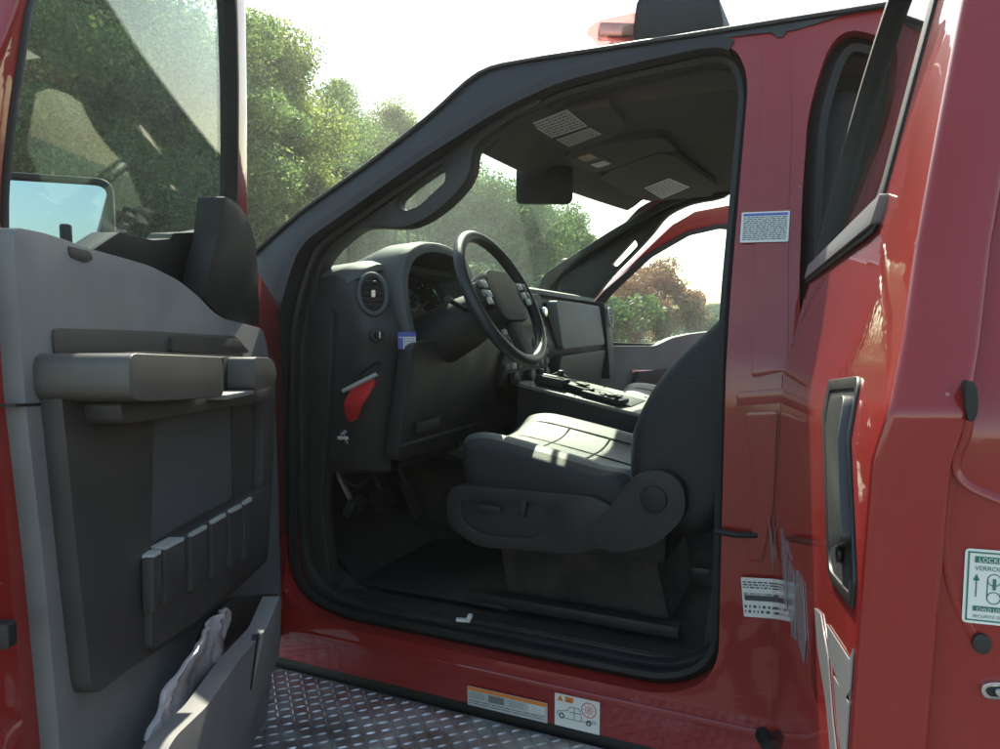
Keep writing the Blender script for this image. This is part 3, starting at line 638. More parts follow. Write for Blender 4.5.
# ---- seats
def make_seat(y0, y1, near):
    yc = (y0+y1)/2; Wd = y1-y0
    e = empty('seat', (-.6, yc, .66), None, None); e.parent = T; e.matrix_parent_inverse = Matrix.Translation((0, -1, 0))
    def body(prof, ya, yb, crown, name, m, par, cz_=None, n=12, rx=.0):
        rings = []; P = spl(prof, 3, True); cx = sum(p[0] for p in P)/len(P); cz2 = sum(p[1] for p in P)/len(P)
        for i in range(n+1):
            s_ = -math.cos(math.pi*i/n); k = (1-abs(s_)**5)**.45 if abs(s_) < 1 else 0; k = .72+.28*k; y = (ya+yb)/2+(yb-ya)/2*s_
            rings.append([Vector((cx+(x-cx)*k+crown(x, z, s_)[0], y, cz2+(z-cz2)*k+crown(x, z, s_)[1])) for x, z in P])
        return obj(name, loft(rings), m, par, sharp=70)
    # cushion
    prof = [(-.885, 1.02), (-.885, 1.07), (-.865, 1.09), (-.80, 1.096), (-.65, 1.07), (-.50, 1.04), (-.42, 1.03), (-.40, .97), (-.45, .94), (-.65, .935), (-.84, .94)]
    cush = body(prof, y0, y1, lambda x, z, s: (0, (-.03*math.exp(-(s/.55)**4) + .012*math.exp(-((abs(s)-.78)/.12)**2)) if z > 1.0 else 0), 'seat_cushion', SEAT, e, n=26)
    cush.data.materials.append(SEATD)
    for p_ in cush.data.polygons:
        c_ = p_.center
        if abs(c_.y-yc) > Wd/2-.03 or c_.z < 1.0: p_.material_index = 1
    for sy_ in (y0+.022, y1-.022):
        obj('piping', tube(spl([(-.872, sy_, 1.062), (-.84, sy_, 1.083), (-.78, sy_, 1.084), (-.65, sy_, 1.056), (-.5, sy_, 1.027), (-.44, sy_, 1.02)], 4), .005, 6), SEATD, cush)
    topz = lambda x, y: (lambda s_: np.interp(x, [-.865, -.80, -.65, -.5, -.42], [1.09, 1.096, 1.07, 1.04, 1.03])-.03*math.exp(-(s_/.55)**4)+.012*math.exp(-((abs(s_)-.78)/.12)**2))((y-yc)/(Wd/2))
    for yy in (yc-.15, yc, yc+.15):
        obj('seam', tube([Vector((x, yy, topz(x, yy)+.0005)) for x in np.linspace(-.84, -.46, 14)], .0028, 5), SEATD, cush)
    for xx in (-.72, -.60):
        obj('seam', tube([Vector((xx, y_, topz(xx, y_)+.0005)) for y_ in np.linspace(yc-.15, yc+.15, 14)], .0028, 5), SEATD, cush)
    b = [at_y(615, 482, y0+.03), at_y(618, 432, y0+.03), at_y(634, 396, y0+.03), at_y(652, 371, y0+.03), at_y(680, 343, y0+.03), at_y(713, 318, y0+.03)] if near else None
    prof = [(-.455, 1.02), (-.452, 1.12), (-.41, 1.22), (-.345, 1.31), (-.27, 1.38), (-.19, 1.47), (-.13, 1.58), (-.08, 1.63), (-.02, 1.62), (.0, 1.56), (-.05, 1.42), (-.13, 1.22), (-.21, 1.02), (-.27, .90), (-.36, .89), (-.44, .93)]
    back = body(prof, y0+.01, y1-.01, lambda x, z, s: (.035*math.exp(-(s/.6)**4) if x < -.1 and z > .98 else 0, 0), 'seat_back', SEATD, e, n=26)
    hp = [(-.13, 1.66), (-.15, 1.74), (-.12, 1.83), (-.06, 1.85), (-.02, 1.80), (-.02, 1.70), (-.05, 1.655)]
    body(hp, yc-.13, yc+.13, lambda x, z, s: (0, 0), 'headrest', SEATD, e, n=14)
    obj('headrest_post', tube([(-.07, yc-.06, 1.58), (-.07, yc-.06, 1.70)], .007, 8), CHROME, e); obj('headrest_post', tube([(-.07, yc+.06, 1.58), (-.07, yc+.06, 1.70)], .007, 8), CHROME, e)
    obj('seat_base', MB().add(loft([[Vector((x, y, z)) for x, z in ((-.82, .935), (-.42, .935), (-.36, .68), (-.78, .68))] for y in (y0+.11, y1-.11)]), CARPET).add(box((-.60, yc, .90), (.50, Wd-.05, .13), bev=.02), DARKER).add(box((-.6, y0+.07, .675), (.55, .04, .03), bev=.006), DARK).add(box((-.6, y1-.07, .675), (.55, .04, .03), bev=.006), DARK), None, e)
    sy = y0-.012 if near else y1-.01
    vo = rnd([(-.89, .955), (-.885, .875), (-.80, .835), (-.55, .85), (-.48, .88), (-.44, .955), (-.5, .99), (-.86, .985)], .03, 5)
    vi = rnd([(-.85, .95), (-.845, .895), (-.79, .868), (-.66, .872), (-.62, .90), (-.62, .955)], .025, 5)
    obj('side_shield', panel([vo], lambda a, t, z: Vector((a, sy+t, z)), 0, .035, .012, seg=3), DARK, e)
    obj('shield_rim', panel([vo, vi], lambda a, t, z: Vector((a, sy+t, z)), -.008, .004, .004, seg=2), DARK, e)
    obj('seat_switch', MB().add(box((-.77, sy-.012, .935), (.07, .014, .018), bev=.005), DARKER), None, e)
    obj('recline_switch', box((-.68, sy-.012, .945), (.018, .014, .04), (0, .2, 0), .005), DARKER, e)
    ro = rnd([(-.55, .90), (-.48, .955), (-.42, 1.045), (-.355, 1.07), (-.305, 1.04), (-.30, .97), (-.36, .90), (-.46, .865)], .03, 5)
    obj('recliner_cover', MB().add(panel([ro], lambda a, t, z: Vector((a, sy+t, z)), -.014, .03, .012, seg=4), DARK).add(cyl((-.37, sy-.016, 1.0), (0, -1, 0), .030, .010, 28, .004), DARKER), None, e)
    return e
make_seat(.165, .70, True)
make_seat(1.29, 1.83, False)
rb = obj('rear_bench', MB().add(box((.62, 1.0, .98), (.5, 1.6, .16), bev=.04, seg=4), SEATD), None, T)
obj('bench_back', box((.92, 1.0, 1.28), (.14, 1.6, .62), (0, .12, 0), .04, 4), SEATD, rb)
# seat belt on the pillar
obj('belt_web', loft([[Vector((x, .135, z)), Vector((x+.045, .14, z)), Vector((x+.045, .142, z)), Vector((x, .137, z))] for x, z in ((-.17, 1.75), (-.18, 1.3), (-.2, .9), (-.24, .70))]), DARK, T)
obj('pillar_trim', panel([rnd([(-.26, .68), (.03, .68), (.01, 1.85), (-.2, 1.85), (-.19, 1.2)], .03)], lambda a, t, z: Vector((a, .125+t+max(0, tum(z)), z)), 0, .05, .01, ZS, 3), DARK, T)
obj('pillar_trim', panel([rnd([(-.26, .68), (.03, .68), (.01, 1.85), (-.2, 1.85), (-.19, 1.2)], .03)], lambda a, t, z: Vector((a, 1.875-t-max(0, tum(z)), z)), 0, .05, .01, ZS, 3), DARK, T)

# ================================================================ driver's front door
fd_shell_out = [(0, .60), (.03, 1.38), (.02, 1.42)]
fr_right = [FD.px(a, b, .032) for a, b in [(256, 262), (248, 215), (247.5, 100), (246, 0), (236, -40)]]
top = [(.62, 2.045), (.85, 2.03)]
latch = [(1.03, 1.97)] + [(1.13, 1.62), (1.155, 1.40), (1.155, .66), (1.13, .58)]
shell_out = [(.02, .58), (.0, .8), (.0, 1.42)] + fr_right + top + latch
fp = lambda a, b, t=.032: FD.px(a, b, t)
win = rnd([fp(212, 275, 0), fp(221, 190, 0), fp(220, 80, 0), fp(217, -10, 0), (.60, 2.005), (.83, 1.99), (.95, 1.92), fp(30, 0), fp(13, 110), fp(4, 190), (1.04, 1.40), (.45, 1.34)], [.02, .02, .02, .05, .05, .06, .06, .02, .02, .03, .03, .03], 4)
fthick = lambda z: 1-.66*sm((z-1.40)/.10)
fdoor = obj('front_door', panel([shell_out, win], lambda a, t, z: FD.w(a, t*fthick(z)-tum(z)*(t/.096)*(1-sm((z-1.40)/.08)), z), 0, .096, .009, ZS+[1.42, 1.46], 3), RED, T)
cx = sum(a for a, z in win)/len(win); cz_ = sum(z for a, z in win)/len(win)
def ring_pts(lp, k): return [(a+(cx-a)*k, z+(cz_-z)*k) for a, z in lp]
obj('window_channel', panel([ring_pts(win, -.020), ring_pts(win, .016)], lambda a, t, z: FD.w(a, t, z), -.001, .0345, .002, ZS), BLACKR, fdoor)
obj('window_glass', panel([ring_pts(win, -.004)], lambda a, t, z: FD.w(a, t, z), .014, .017, 0, ZS), GLD, fdoor)
# sail panel at the front of the window and outer belt cover
obj('sail_panel', panel([rnd([FD.px(a, b, .075) for a, b in [(221, 196), (229, 199), (240, 208), (248, 222), (254, 242), (257, 275), (258, 325), (225, 322), (203, 300), (208, 268), (216, 238)]], .01, 3)], lambda a, t, z: FD.w(a, t, z), .034, .078, .006, ZS), BLACKR, fdoor)
obj('belt_cover', panel([rnd([FD.px(a, b, .0) for a, b in [(106, 232), (120, 236), (140, 240), (158, 239), (162, 233), (190, 232), (224, 226), (235, 330), (200, 320), (100, 290), (60, 262)]], .004, 3)], lambda a, t, z: FD.w(a, t, z), -.02, .02, .004, ZS), BLACKR, fdoor)
def dpanel(pts, t0, t1, bev, m, name, r=.01, par=None, holes=(), fr=FDf, tt=None, sl=(), seg=3, dt=None, label=None):
    """outline read at depth t1 (the face toward the cab)"""
    tt = t1 if tt is None else tt
    lp = [rnd(pxs(fr, pts, tt), r, 4)] + [rnd(pxs(fr, h, tt), .008, 3) for h in holes]
    f = dt or (lambda a, z: 0)
    bm = panel(lp, lambda a, t, z: fr.w(a, t+(f(a, z) if t > (t0+t1)/2-1e-4 else 0), z), t0, t1, bev, sl, seg)
    return obj(name, bm, m, par or fdoor, label=label)
trim = dpanel([(13, 227), (26, 229), (45, 233), (66, 240), (90, 249), (120, 257), (150, 266), (178, 280), (198, 296), (212, 311), (224, 319), (248, 325), (263, 329), (268, 350), (276, 420), (281, 590), (276, 640), (262, 760), (250, 900), (60, 900), (60, 749), (43, 560), (25, 400)],
       .094, .118, .012, TRIM, 'door_trim', r=.02, seg=4, sl=(1.45,))
# upper pad roll: a softer lip along the top edge
obj('belt_roll', tube([FDf.w(a, .088, z) for a, z in spl(pxs(FDf, [(6, 234), (30, 238), (60, 246), (90, 256), (125, 265), (152, 275), (178, 289), (196, 303), (212, 317), (232, 326), (258, 334)], .10), 4)], [.022]*1+[.022]*38+[.014]*2+[.01]*20, 10), TRIM, fdoor) if False else None
# lock button and slot
obj('lock_knob', MB().add(cyl(FDf.w(*(lambda q: (q[0], .085, q[1]))(FDf.px(66, 236, .085))), (0, 0, 1), .007, .03, 12, .003), DARKER), None, fdoor)
dpanel([(68, 245), (90, 251), (94, 259), (86, 263), (70, 257)], .1, .119, .002, DARKER, 'lock_bezel', r=.006)
# seam line across the left part of the trim
dpanel([(16, 404), (62, 402), (62, 405), (16, 407)], .1, .1190, 0, BLACKR, 'trim_seam', r=0)
# recess behind the armrest (darker insert) and inner release
ins = dpanel([(53, 328), (150, 331), (236, 336), (250, 352), (150, 352), (55, 356)], .1, .1205, .003, TRIMD, 'pull_recess', r=.01)
dpanel([(172, 338), (176, 334), (196, 336), (240, 340), (248, 353), (172, 352)], .1, .126, .004, DARKER, 'inner_release', r=.006)
# big dark insert that carries the armrest
insert = dpanel([(57, 354), (150, 352), (275, 358), (276, 392), (273, 470), (268, 560), (196, 628), (130, 668), (98, 694), (92, 690), (80, 580), (66, 440)], .11, .142, .012, TRIMD, 'door_insert', r=.02,
       holes=[[(154, 414), (200, 402), (262, 396), (264, 430), (262, 490), (205, 522), (156, 556), (151, 552)]])
dpanel([(146, 408), (270, 388), (270, 500), (150, 566)], .110, .1205, 0, BINB, 'bin_back', r=0, tt=.12)
dpanel([(232, 398), (266, 394), (268, 500), (234, 512)], .115, .124, 0, TRIMD, 'bin_divider', r=.01)
# armrest: thick padded shelf with squared end, switch pocket
arm = dpanel([(129, 353), (223, 357), (224, 397), (150, 402), (130, 399)], .103, .222, .022, ARM, 'armrest', r=.018, seg=5)
dpanel([(254, 357), (270, 358), (276, 366), (277, 378), (273, 386), (254, 391)], .13, .215, .014, ARM, 'armrest_end', r=.014, seg=4)
dpanel([(120, 402), (150, 400), (224, 394), (275, 386), (276, 398), (222, 408), (152, 420), (124, 424)], .12, .185, .012, TRIMD, 'armrest_support', r=.01, seg=3)
dpanel([(223, 357), (254, 358), (254, 392), (223, 398)], .12, .170, .004, DARKER, 'grab_pocket', r=.004)
dpanel([(226, 395), (254, 390), (254, 394), (226, 400)], .17, .213, .002, TRIM, 'pocket_edge', r=.001)
# bin front with ribs, then pale strips that paint sunlight along their tops
binf = dpanel([(152, 556), (205, 522), (266, 487), (272, 488), (268, 556), (196, 622), (152, 650)], .125, .152, .008, TRIMD, 'bin_front', r=.01)
import itertools
rib = [(153, 559, 161, 554), (165, 551, 184, 541), (191, 538, 207, 529), (212, 525, 226, 517), (230, 514, 242, 508), (244, 506, 252, 501)]
for x0, y0_, x1, y1_ in rib:
    dpanel([(x0, y0_), (x1, y1_), (x1+1, y1_+42), (x0+1, y0_+54)], .145, .160, .003, TRIMD, 'bin_rib', r=.003, seg=2)
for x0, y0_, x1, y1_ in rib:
    dpanel([(x0+1, y0_-4), (x1, y1_-4), (x1, y1_), (x0+1, y0_)], .135, .158, .001, PALE, 'sunlit_strip', r=.0005, seg=1)  # pale strip standing in for sun on the rib's top edge
# lower map pocket
def pocket_pts(lst, t): return [FDf.w(*(lambda q: (q[0], t, q[1]))(FDf.px(a, b, t))) for a, b in lst]
dpanel([(266, 592), (264, 655), (222, 745), (198, 830), (150, 900), (60, 900), (150, 738), (186, 706), (220, 660), (250, 628)], .185, .218, .012, TRIM, 'map_pocket', r=.02, seg=4, tt=.188)
dpanel([(257, 634), (259, 634), (252, 690), (250, 690)], .21, .2185, 0, BLACKR, 'pocket_seam', r=0)
dpanel([(232, 600), (278, 594), (262, 616), (224, 650), (214, 640)], .11, .150, .003, DARKER, 'pocket_floor', r=.005)
# door edge: bumper and label on the latch face
def edge(u0, z0, u1, z1, m, nm, th=.004):   # on the latch end, u = t
    bm = panel([rnd([(u0, z0), (u1, z0), (u1, z1), (u0, z1)], .004, 3)], lambda a, t, z: FD.w(1.155+t, a, z), -.002, th, .001)
    return obj(nm, bm, m, fdoor)
pe = lambda px_, py_: (lambda p: ((p-FD.h).dot(FD.N), p.z))(hit(px_, py_, FD.U, FD.U.dot(FD.h)+1.155))
a0 = pe(0, 645); a1 = pe(22, 620); edge(a0[0]-.02, a0[1], a1[0], a1[1], BLACKR, 'edge_bumper', .012)
a0 = pe(-8, 584); a1 = pe(3, 564); edge(a0[0], a0[1], a1[0], a1[1], WHITE, 'edge_label', .001)
# exterior mirror (stands off the outer skin)
Mf = lambda a, t, z: FDf.w(a, t, z)
ma0, mz0 = FDf.px(-60, 262, -.27); ma1, mz1 = FDf.px(112, 184, -.27)
mcen = (FDf.w(ma0, -.27, 0)+FDf.w(ma1, -.27, 0))/2; mcen.z = (mz0+mz1)/2
mN = Vector((.75, -.66, 0)).normalized(); mU = Vector((0, 0, 1)).cross(mN).normalized()
p0 = hit(-75, 300, mN, mN.dot(mcen)); p1 = hit(113, 180, mN, mN.dot(mcen)); half = abs((p1-p0).dot(mU))/2; hh = (p1.z-p0.z)/2; mcen = (p0+p1)/2
mo = rnd([(-half, -hh), (half, -hh), (half, hh), (-half, hh*1.02)], .03, 5); mi_ = rnd([(-half+.012, -hh+.012), (half-.012, -hh+.012), (half-.012, hh-.013), (-half+.012, hh-.013)], .022, 5)
mir = obj('side_mirror', MB().add(loft([[mcen+mU*x*k+Vector((0, 0, z*k))+mN*d for x, z in mo] for d, k in ((0, 1), (-.03, 1.0), (-.08, .93), (-.12, .7))]), BLACKR).add(panel([mo, mi_], lambda a, t, z: mcen+mU*a+mN*t+Vector((0, 0, z)), 0, .014, .004), BLACKR).add(tube([mcen-mN*.06+Vector((0, 0, -.05)), FD.w(.20, -.01, 1.42)], .02, 8), BLACKR).add(tube([mcen-mN*.06+Vector((0, 0, .0)), FD.w(.16, -.01, 1.5)], .02, 8), BLACKR), None, fdoor, sharp=50)
b = bmesh.new(); b.faces.new([b.verts.new(mcen+mU*a+Vector((0, 0, z))+mN*.004) for a, z in mi_])
obj('mirror_glass', b, MIRR, fdoor)

# ================================================================ rear door (driver's side), swung wide
L = .85
rd_out = [(0, .60), (-.0, 1.0), (.0, 1.50), (.02, 1.66), (.06, 1.76), (.12, 1.84), (.22, 1.89), (.45, 1.905), (.60, 1.88), (.68, 1.78), (.72, 1.66), (.79, 1.45), (L, 1.335), (L, 1.1), (L, .9), (L-.02, .60)]
rwin = rnd([(.055, 1.475), (.07, 1.66), (.11, 1.75), (.17, 1.82), (.24, 1.865), (.44, 1.88), (.545, 1.85), (.60, 1.72), (.585, 1.515), (.56, 1.495)], [.01, .03, .03, .03, .03, .04, .04, .04, .02, .01], 4)
rdoor = obj('rear_door', panel([rd_out, rwin], lambda a, t, z: RD.w(a, t, z), 0, .05, .006, ZS+[.7, .9, 1.1, 1.34, 1.42], 3, aslices=(.2, .4, .6)), RED, T)
cx = sum(a for a, z in rwin)/len(rwin); cz_ = sum(z for a, z in rwin)/len(rwin)
obj('window_channel', panel([[(a+(a-cx)*.035, z+(z-cz_)*.035) for a, z in rwin], [(a-(a-cx)*.07, z-(z-cz_)*.06) for a, z in rwin]], lambda a, t, z: RD.w(a, t, z), -.003, .045, .002, ZS), BLACKR, rdoor)
obj('window_glass', panel([[(a, z) for a, z in rwin]], lambda a, t, z: RD.w(a, t, z), .012, .017, 0, ZS), GLD, rdoor)
obj('belt_moulding', panel([rnd([(.01, 1.462), (.60, 1.488), (.615, 1.515), (.02, 1.485)], .004)], lambda a, t, z: RD.w(a, t, z), -.008, .01, .003, ZS), mat('belt_strip', (.22, .22, .22), .35, coat=.3), rdoor)
obj('belt_wiper', panel([rnd([(.01, 1.455), (.60, 1.480), (.61, 1.487), (.01, 1.463)], .002)], lambda a, t, z: RD.w(a, t, z), -.004, .01, .002, ZS), BLACKR, rdoor)
# inner half of the door (visible as the shut face)
rin = [(.06, .64), (.06, 1.50), (L-.10, 1.50), (L-.07, 1.445), (L-.014, 1.335), (L-.012, 1.30), (L-.012, .9), (L-.035, .64)]
obj('inner_shell', panel([rnd(rin, .02, 4)], lambda a, t, z: RD.w(a, t, z), .046, .15, .012, ZS, 4), RED, rdoor)
fo = [(a, z) for a, z in rd_out if z > 1.44]
obj('inner_frame', panel([[(a, z) for a, z in rd_out[2:12]]+[(.56, 1.47), (.1, 1.45)], [(a+(a-cx)*.0, z) for a, z in rwin]], lambda a, t, z: RD.w(a*.98+.005, t, z-.008), .048, .13, .012, ZS, 3), RED, rdoor)
obj('inner_trim', panel([rnd([(.08, .68), (.08, 1.46), (L-.2, 1.5), (L-.09, 1.32), (L-.07, .7)], .03)], lambda a, t, z: RDf.w(a, t, z), .152, .18, .01, ZS, 3), TRIM, rdoor)
# handle
hb = rnd([RD.px(831, 380), RD.px(862, 376), RD.px(862, 604), RD.px(856, 610), RD.px(831, 577)], [.012, .012, .012, .01, .02], 4)
hb = [(min(a, .832), z) for a, z in hb]; hin = hb; hcx = sum(a for a, z in hb)/len(hb); hcz = sum(z for a, z in hb)/len(hb)
obj('handle_bezel', MB().add(panel([hb, [(hcx+(a-hcx)*.84, hcz+(z-hcz)*.90) for a, z in hb]], lambda a, t, z: RD.w(a, t, z), -.003, .01, .002, ZS), BLACKG).add(panel([hb], lambda a, t, z: RD.w(a, t, z), -.001, .004, 0, ZS), BLACKR), None, rdoor)
g = [RD.px(842, 398), RD.px(857, 395), RD.px(857, 545), RD.px(842, 550)]
obj('door_handle', panel([rnd([(min(a, .815), z) for a, z in g], .012, 4)], lambda a, t, z: RD.w(a, t, z), -.010, -.001, .004, ZS, 3), mat('handle_grey', (.035, .037, .036), .38), rdoor)
obj('key_lock', MB().add(cyl(RD.w(.77, -.004, (RD.px(855, 575))[1]), -RD.N, .008, .004, 16, .0015), BLACKG), None, rdoor)
# silver slashes of the side decal
dec = [[(815, 608), (821, 614), (828, 655), (833, 720), (841, 790), (834, 790), (826, 700), (818, 650)],
       [(827, 624), (850, 660), (876, 708), (880, 756), (866, 738), (845, 700), (829, 655)],
       [(834, 676), (850, 705), (868, 742), (868, 775), (846, 775), (838, 730)],
       [(781, 528), (785, 545), (787, 610), (784, 600)], [(786, 540), (790, 556), (791, 560), (788, 550)],
       [(797, 570), (803, 583), (806, 640), (804, 663), (798, 640), (795, 600)],
       [(789, 560), (794, 572), (796, 640), (792, 636), (788, 600)]]
mb = MB()
for d in dec:
    q = [(min(a, .842), z) for a, z in pxs(RD, d, -.001)]
    mb.add(panel([q], lambda a, t, z: RD.w(a, t, z), -.0016, -.0005, 0, [.8, .9, 1.0, 1.1]), STRIPE)
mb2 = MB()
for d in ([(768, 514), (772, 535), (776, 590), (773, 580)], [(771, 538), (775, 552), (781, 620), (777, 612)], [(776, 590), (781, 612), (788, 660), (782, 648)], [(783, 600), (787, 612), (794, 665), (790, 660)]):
    mb2.add(panel([pxs(SIDE, d, -.010)], lambda a, t, z: SIDE.w(a, t, z), -.0105, -.0095, 0), DREFL)  # slivers painted on the pillar in place of the door decal's reflection
obj('pillar_reflection', mb2, None, T, label='faint painted reflection of the silver slashes low on the door pillar')
obj('side_decal', mb, None, rdoor, label='pale silver slashes painted across the lower door')
# shut-face details, laid out on the end plane of the door
ue = lambda px_, py_, s_=L: (lambda p: ((p-RD.h).dot(RD.N), p.z))(hit(px_, py_, RD.U, RD.U.dot(RD.h)+s_))
Ls = L-.012
def endp(pts, s0, s1, bev, m, nm, r=.006, seg=3, lab=None):
    q = rnd([ue(a, b, Ls) for a, b in pts], r, 4)
    return obj(nm, panel([q], lambda a, t, z: RDf.w(Ls+t, a, z), s0, s1, bev, (), seg), m, rdoor, label=lab)
cr = [(971, 412), (969, 424), (966, 438), (957, 464), (962, 478), (976, 488), (1003, 499)]
obj('edge_crease', tube([RDf.w(Ls+.0002, a, z) for a, z in spl([ue(a, b, Ls) for a, b in cr], 4)], .0045, 8, flat=.35), RED, rdoor)
obj('edge_crease', tube([RDf.w(Ls+.0002, a, z) for a, z in spl([ue(a, b, Ls) for a, b in [(975, 640), (955, 600), (946, 560), (944, 520), (952, 485)]], 4)], .003, 8, flat=.3), RED, rdoor)
endp([(959, 384), (965, 378), (971, 384), (972, 410), (966, 421), (960, 414)], .0, .014, .005, BLACKR, 'edge_bumper', .006)
endp([(970, 641), (974, 633), (982, 632), (989, 637), (990, 645), (985, 652), (976, 652)], 0, .004, .0015, DARK, 'rubber_plug', .004)
endp([(978, 687), (984, 680), (1050, 680), (1050, 697), (984, 697)], 0, .004, .002, CHROME, 'child_lock_slot', .006)
endp([(983, 688), (987, 684), (1050, 684), (1050, 693), (987, 693)], .002, .0055, .001, BLACKR, 'lock_lever', .004)
endp([(990, 686), (996, 684), (1010, 690), (996, 692)], .004, .009, .001, CHROME, 'latch_pin', .002)
tl = ue(960, 547, Ls); bl = ue(961, 621, Ls)
LU = RD.N; O = RDf.w(Ls, bl[0], bl[1]); hgt = tl[1]-bl[1]; wid = hgt*1.30
s = Sticker(O-RD.U*0, LU, (0, 0, 1), wid, hgt, WHITE, lift=.0015, r=.003)
if s.N.dot(RD.U) < 0: s.N = -s.N
w, h = wid, hgt; f = .0022
def outline(u, v, ww, hh_, m, wd=.0009, k=1):
    s.rect(u, v, ww, wd, m, k); s.rect(u, v+hh_-wd, ww, wd, m, k); s.rect(u, v, wd, hh_, m, k); s.rect(u+ww-wd, v, wd, hh_, m, k)
outline(.0018, .0018, w-.0036, h-.0036, INKG, .0011)
s.rect(w*.09, h*.82, w*.86, h*.085, INKG, 1); s.text('LOCKED', w*.12, h*.835, h*.085, WHITE, 3); s.text('UNLOCKED', w*.55, h*.835, h*.085, WHITE, 3, .8)
s.text('VERROUILLE', w*.09, h*.72, h*.085, INKG, 2)
s.rect(w*.09, h*.17, w*.86, h*.07, INKG, 1); s.text('CHILD LOCK', w*.12, h*.18, h*.06, WHITE, 3); s.text('SECURITE ENFANTS', w*.09, h*.085, h*.06, INKG, 2)
s.ring(w*.27, h*.6, w*.055, w*.065, INKG, 1); s.ring(w*.27, h*.36, w*.055, w*.065, INKG, 1); s.rect(w*.205, h*.36, w*.01, h*.24, INKG); s.rect(w*.325, h*.36, w*.01, h*.24, INKG); s.rect(w*.255, h*.47, w*.03, h*.15, INKG, 2)
s.rect(w*.105, h*.36, w*.012, h*.24, INKG); s.poly([(w*.08, h*.58), (w*.142, h*.58), (w*.111, h*.67)], INKG)
s.rect(w*.42, h*.52, w*.5, h*.11, INKG); s.lines(w*.44, h*.30, w*.44, h*.18, 3, INKG, 1, .35, seed=6)
obj('lock_label', s.mb, None, rdoor, label='white and green child lock instruction label')

# ================================================================ far front door, open too
po = [(a, z) for a, z in pxs(PD, [(589, 304), (608, 283), (640, 251), (666, 226), (688, 213), (720, 207), (750, 208), (776, 222)])]
pi_ = [(a, z) for a, z in pxs(PD, [(600, 345), (600, 303), (608, 293), (646, 258), (688, 234), (719, 227), (744, 229), (758, 240), (764, 330), (700, 338), (660, 346)])]
pouter = [(.0, .62), (.0, 1.38)]+po+[(1.16, 1.5), (1.16, .66)]
pouter = [p for i, p in enumerate(pouter)]
pdoor = obj('front_door', panel([pouter, rnd(pi_, .02, 3)], lambda a, t, z: PD.w(a, t, z), 0, .06, .008, ZS, 3), RED, T)
obj('window_channel', panel([rnd(pxs(PD, [(590, 352), (592, 304), (604, 290), (644, 255.5), (687, 231.5), (719, 224), (746, 226), (761, 238), (768, 340), (700, 342), (660, 350)], .06), .02, 3), rnd(pxs(PD, [(603, 342), (604, 304), (611, 295), (647, 260), (688, 236), (719, 229), (742, 231), (755, 242), (760, 330), (700, 336), (660, 344)], .06), .02, 3)], lambda a, t, z: PD.w(a, t, z), .055, .07, .003, ZS), BLACKR, pdoor)
obj('window_glass', panel([rnd(pi_, .02, 3)], lambda a, t, z: PD.w(a, t, z), .03, .034, 0, ZS), GLD, pdoor)
PDf = Frame((-1.33, 2.0), 45, -1, curved=False)
ptrim = dpanel([(580, 346), (655, 346), (672, 338), (690, 334), (760, 326), (790, 330), (790, 560), (575, 560)], .05, .10, .014, TRIM, 'door_trim', r=.02, par=pdoor, fr=PDf)
dpanel([(634, 382), (640, 372), (700, 366), (790, 362), (790, 470), (640, 470)], .09, .13, .012, TRIMD, 'door_insert', r=.02, par=pdoor, fr=PDf)
dpanel([(632, 370), (655, 370), (655, 374), (632, 374)], .10, .106, .001, CHROME, 'inner_release', r=.002, par=pdoor, fr=PDf)
dpanel([(588, 392), (790, 392), (790, 394), (588, 394)], .09, .1015, 0, BLACKR, 'trim_seam', r=0, par=pdoor, fr=PDf)
# far mirror
p = PD.w(.2, -.25, 1.56)
obj('side_mirror', MB().add(box(p, (.12, .2, .26), (0, 0, .4), .03, 3), BLACKR).add(tube([p, PD.w(.15, 0, 1.45)], .02, 8), BLACKR), None, pdoor)
# far rear door stays shut
prd = obj('rear_door', panel([[(-.08, .58), (-.06, 1.5), (.03, 1.90), (.8, 1.90), (.93, 1.45), (.93, 1.0), (.72, .58)], rnd([(.0, 1.46), (.06, 1.84), (.74, 1.84), (.84, 1.48)], .05)], lambda a, t, z: PSIDE.w(a, t, z), -.012, .05, .008, ZS), RED, T)
obj('window_glass', panel([rnd([(.0, 1.46), (.06, 1.84), (.74, 1.84), (.84, 1.48)], .05)], lambda a, t, z: PSIDE.w(a, t, z), .01, .014, 0, ZS), GLD, prd)

# ================================================================ front end, box and wheels
def arch_out(x0, x1, zb, zt, xc, r, n=10):
    return [(x0, zb)]+[(x0, zt)]+[(x1, zt)]+[(x1, zb)]+[(xc+r*math.cos(math.pi*i/n), .62+r*math.sin(math.pi*i/n)) for i in range(n+1)]
for fr in (SIDE, PSIDE):
    lp = [(-1.405, .55), (-1.405, 1.40), (-2.3, 1.33), (-2.72, 1.27), (-2.78, .60), (-2.62, .60)]+[(-2.12-.48*math.cos(math.pi*i/12), .60+.44*math.sin(math.pi*i/12)) for i in range(13)]
    obj('front_fender', panel([lp], lambda a, t, z: fr.w(a, t, z), -.02, .06, .02, ZS, 3), RED, T)
    lb = [(1.20, .62), (1.20, 1.36), (3.2, 1.36), (3.2, .62), (2.9, .62)]+[(2.42+.48*math.cos(math.pi*i/12), .62+.44*math.sin(math.pi*i/12)) for i in range(13)]
    obj('box_side', panel([lb], lambda a, t, z: fr.w(a, t, z), -.02, .06, .02, ZS, 3), RED, T)
obj('hood', grid(lambda u, v: Vector((-2.74+u*1.24, .06+v*1.88, 1.26+.12*u+.05*math.sin(math.pi*v)*(.5+.5*u))), 12, 16, .02), RED, T)
obj('cowl', grid(lambda u, v: Vector((-1.52+u*.12, .08+v*1.84, 1.375+.03*math.sin(math.pi*v)+.04*u)), 3, 12, .02), BLACKR, T)
gr = obj('front_grille', MB().add(box((-2.78, 1, 1.0), (.06, 1.5, .46), bev=.03), CHROME), None, T)
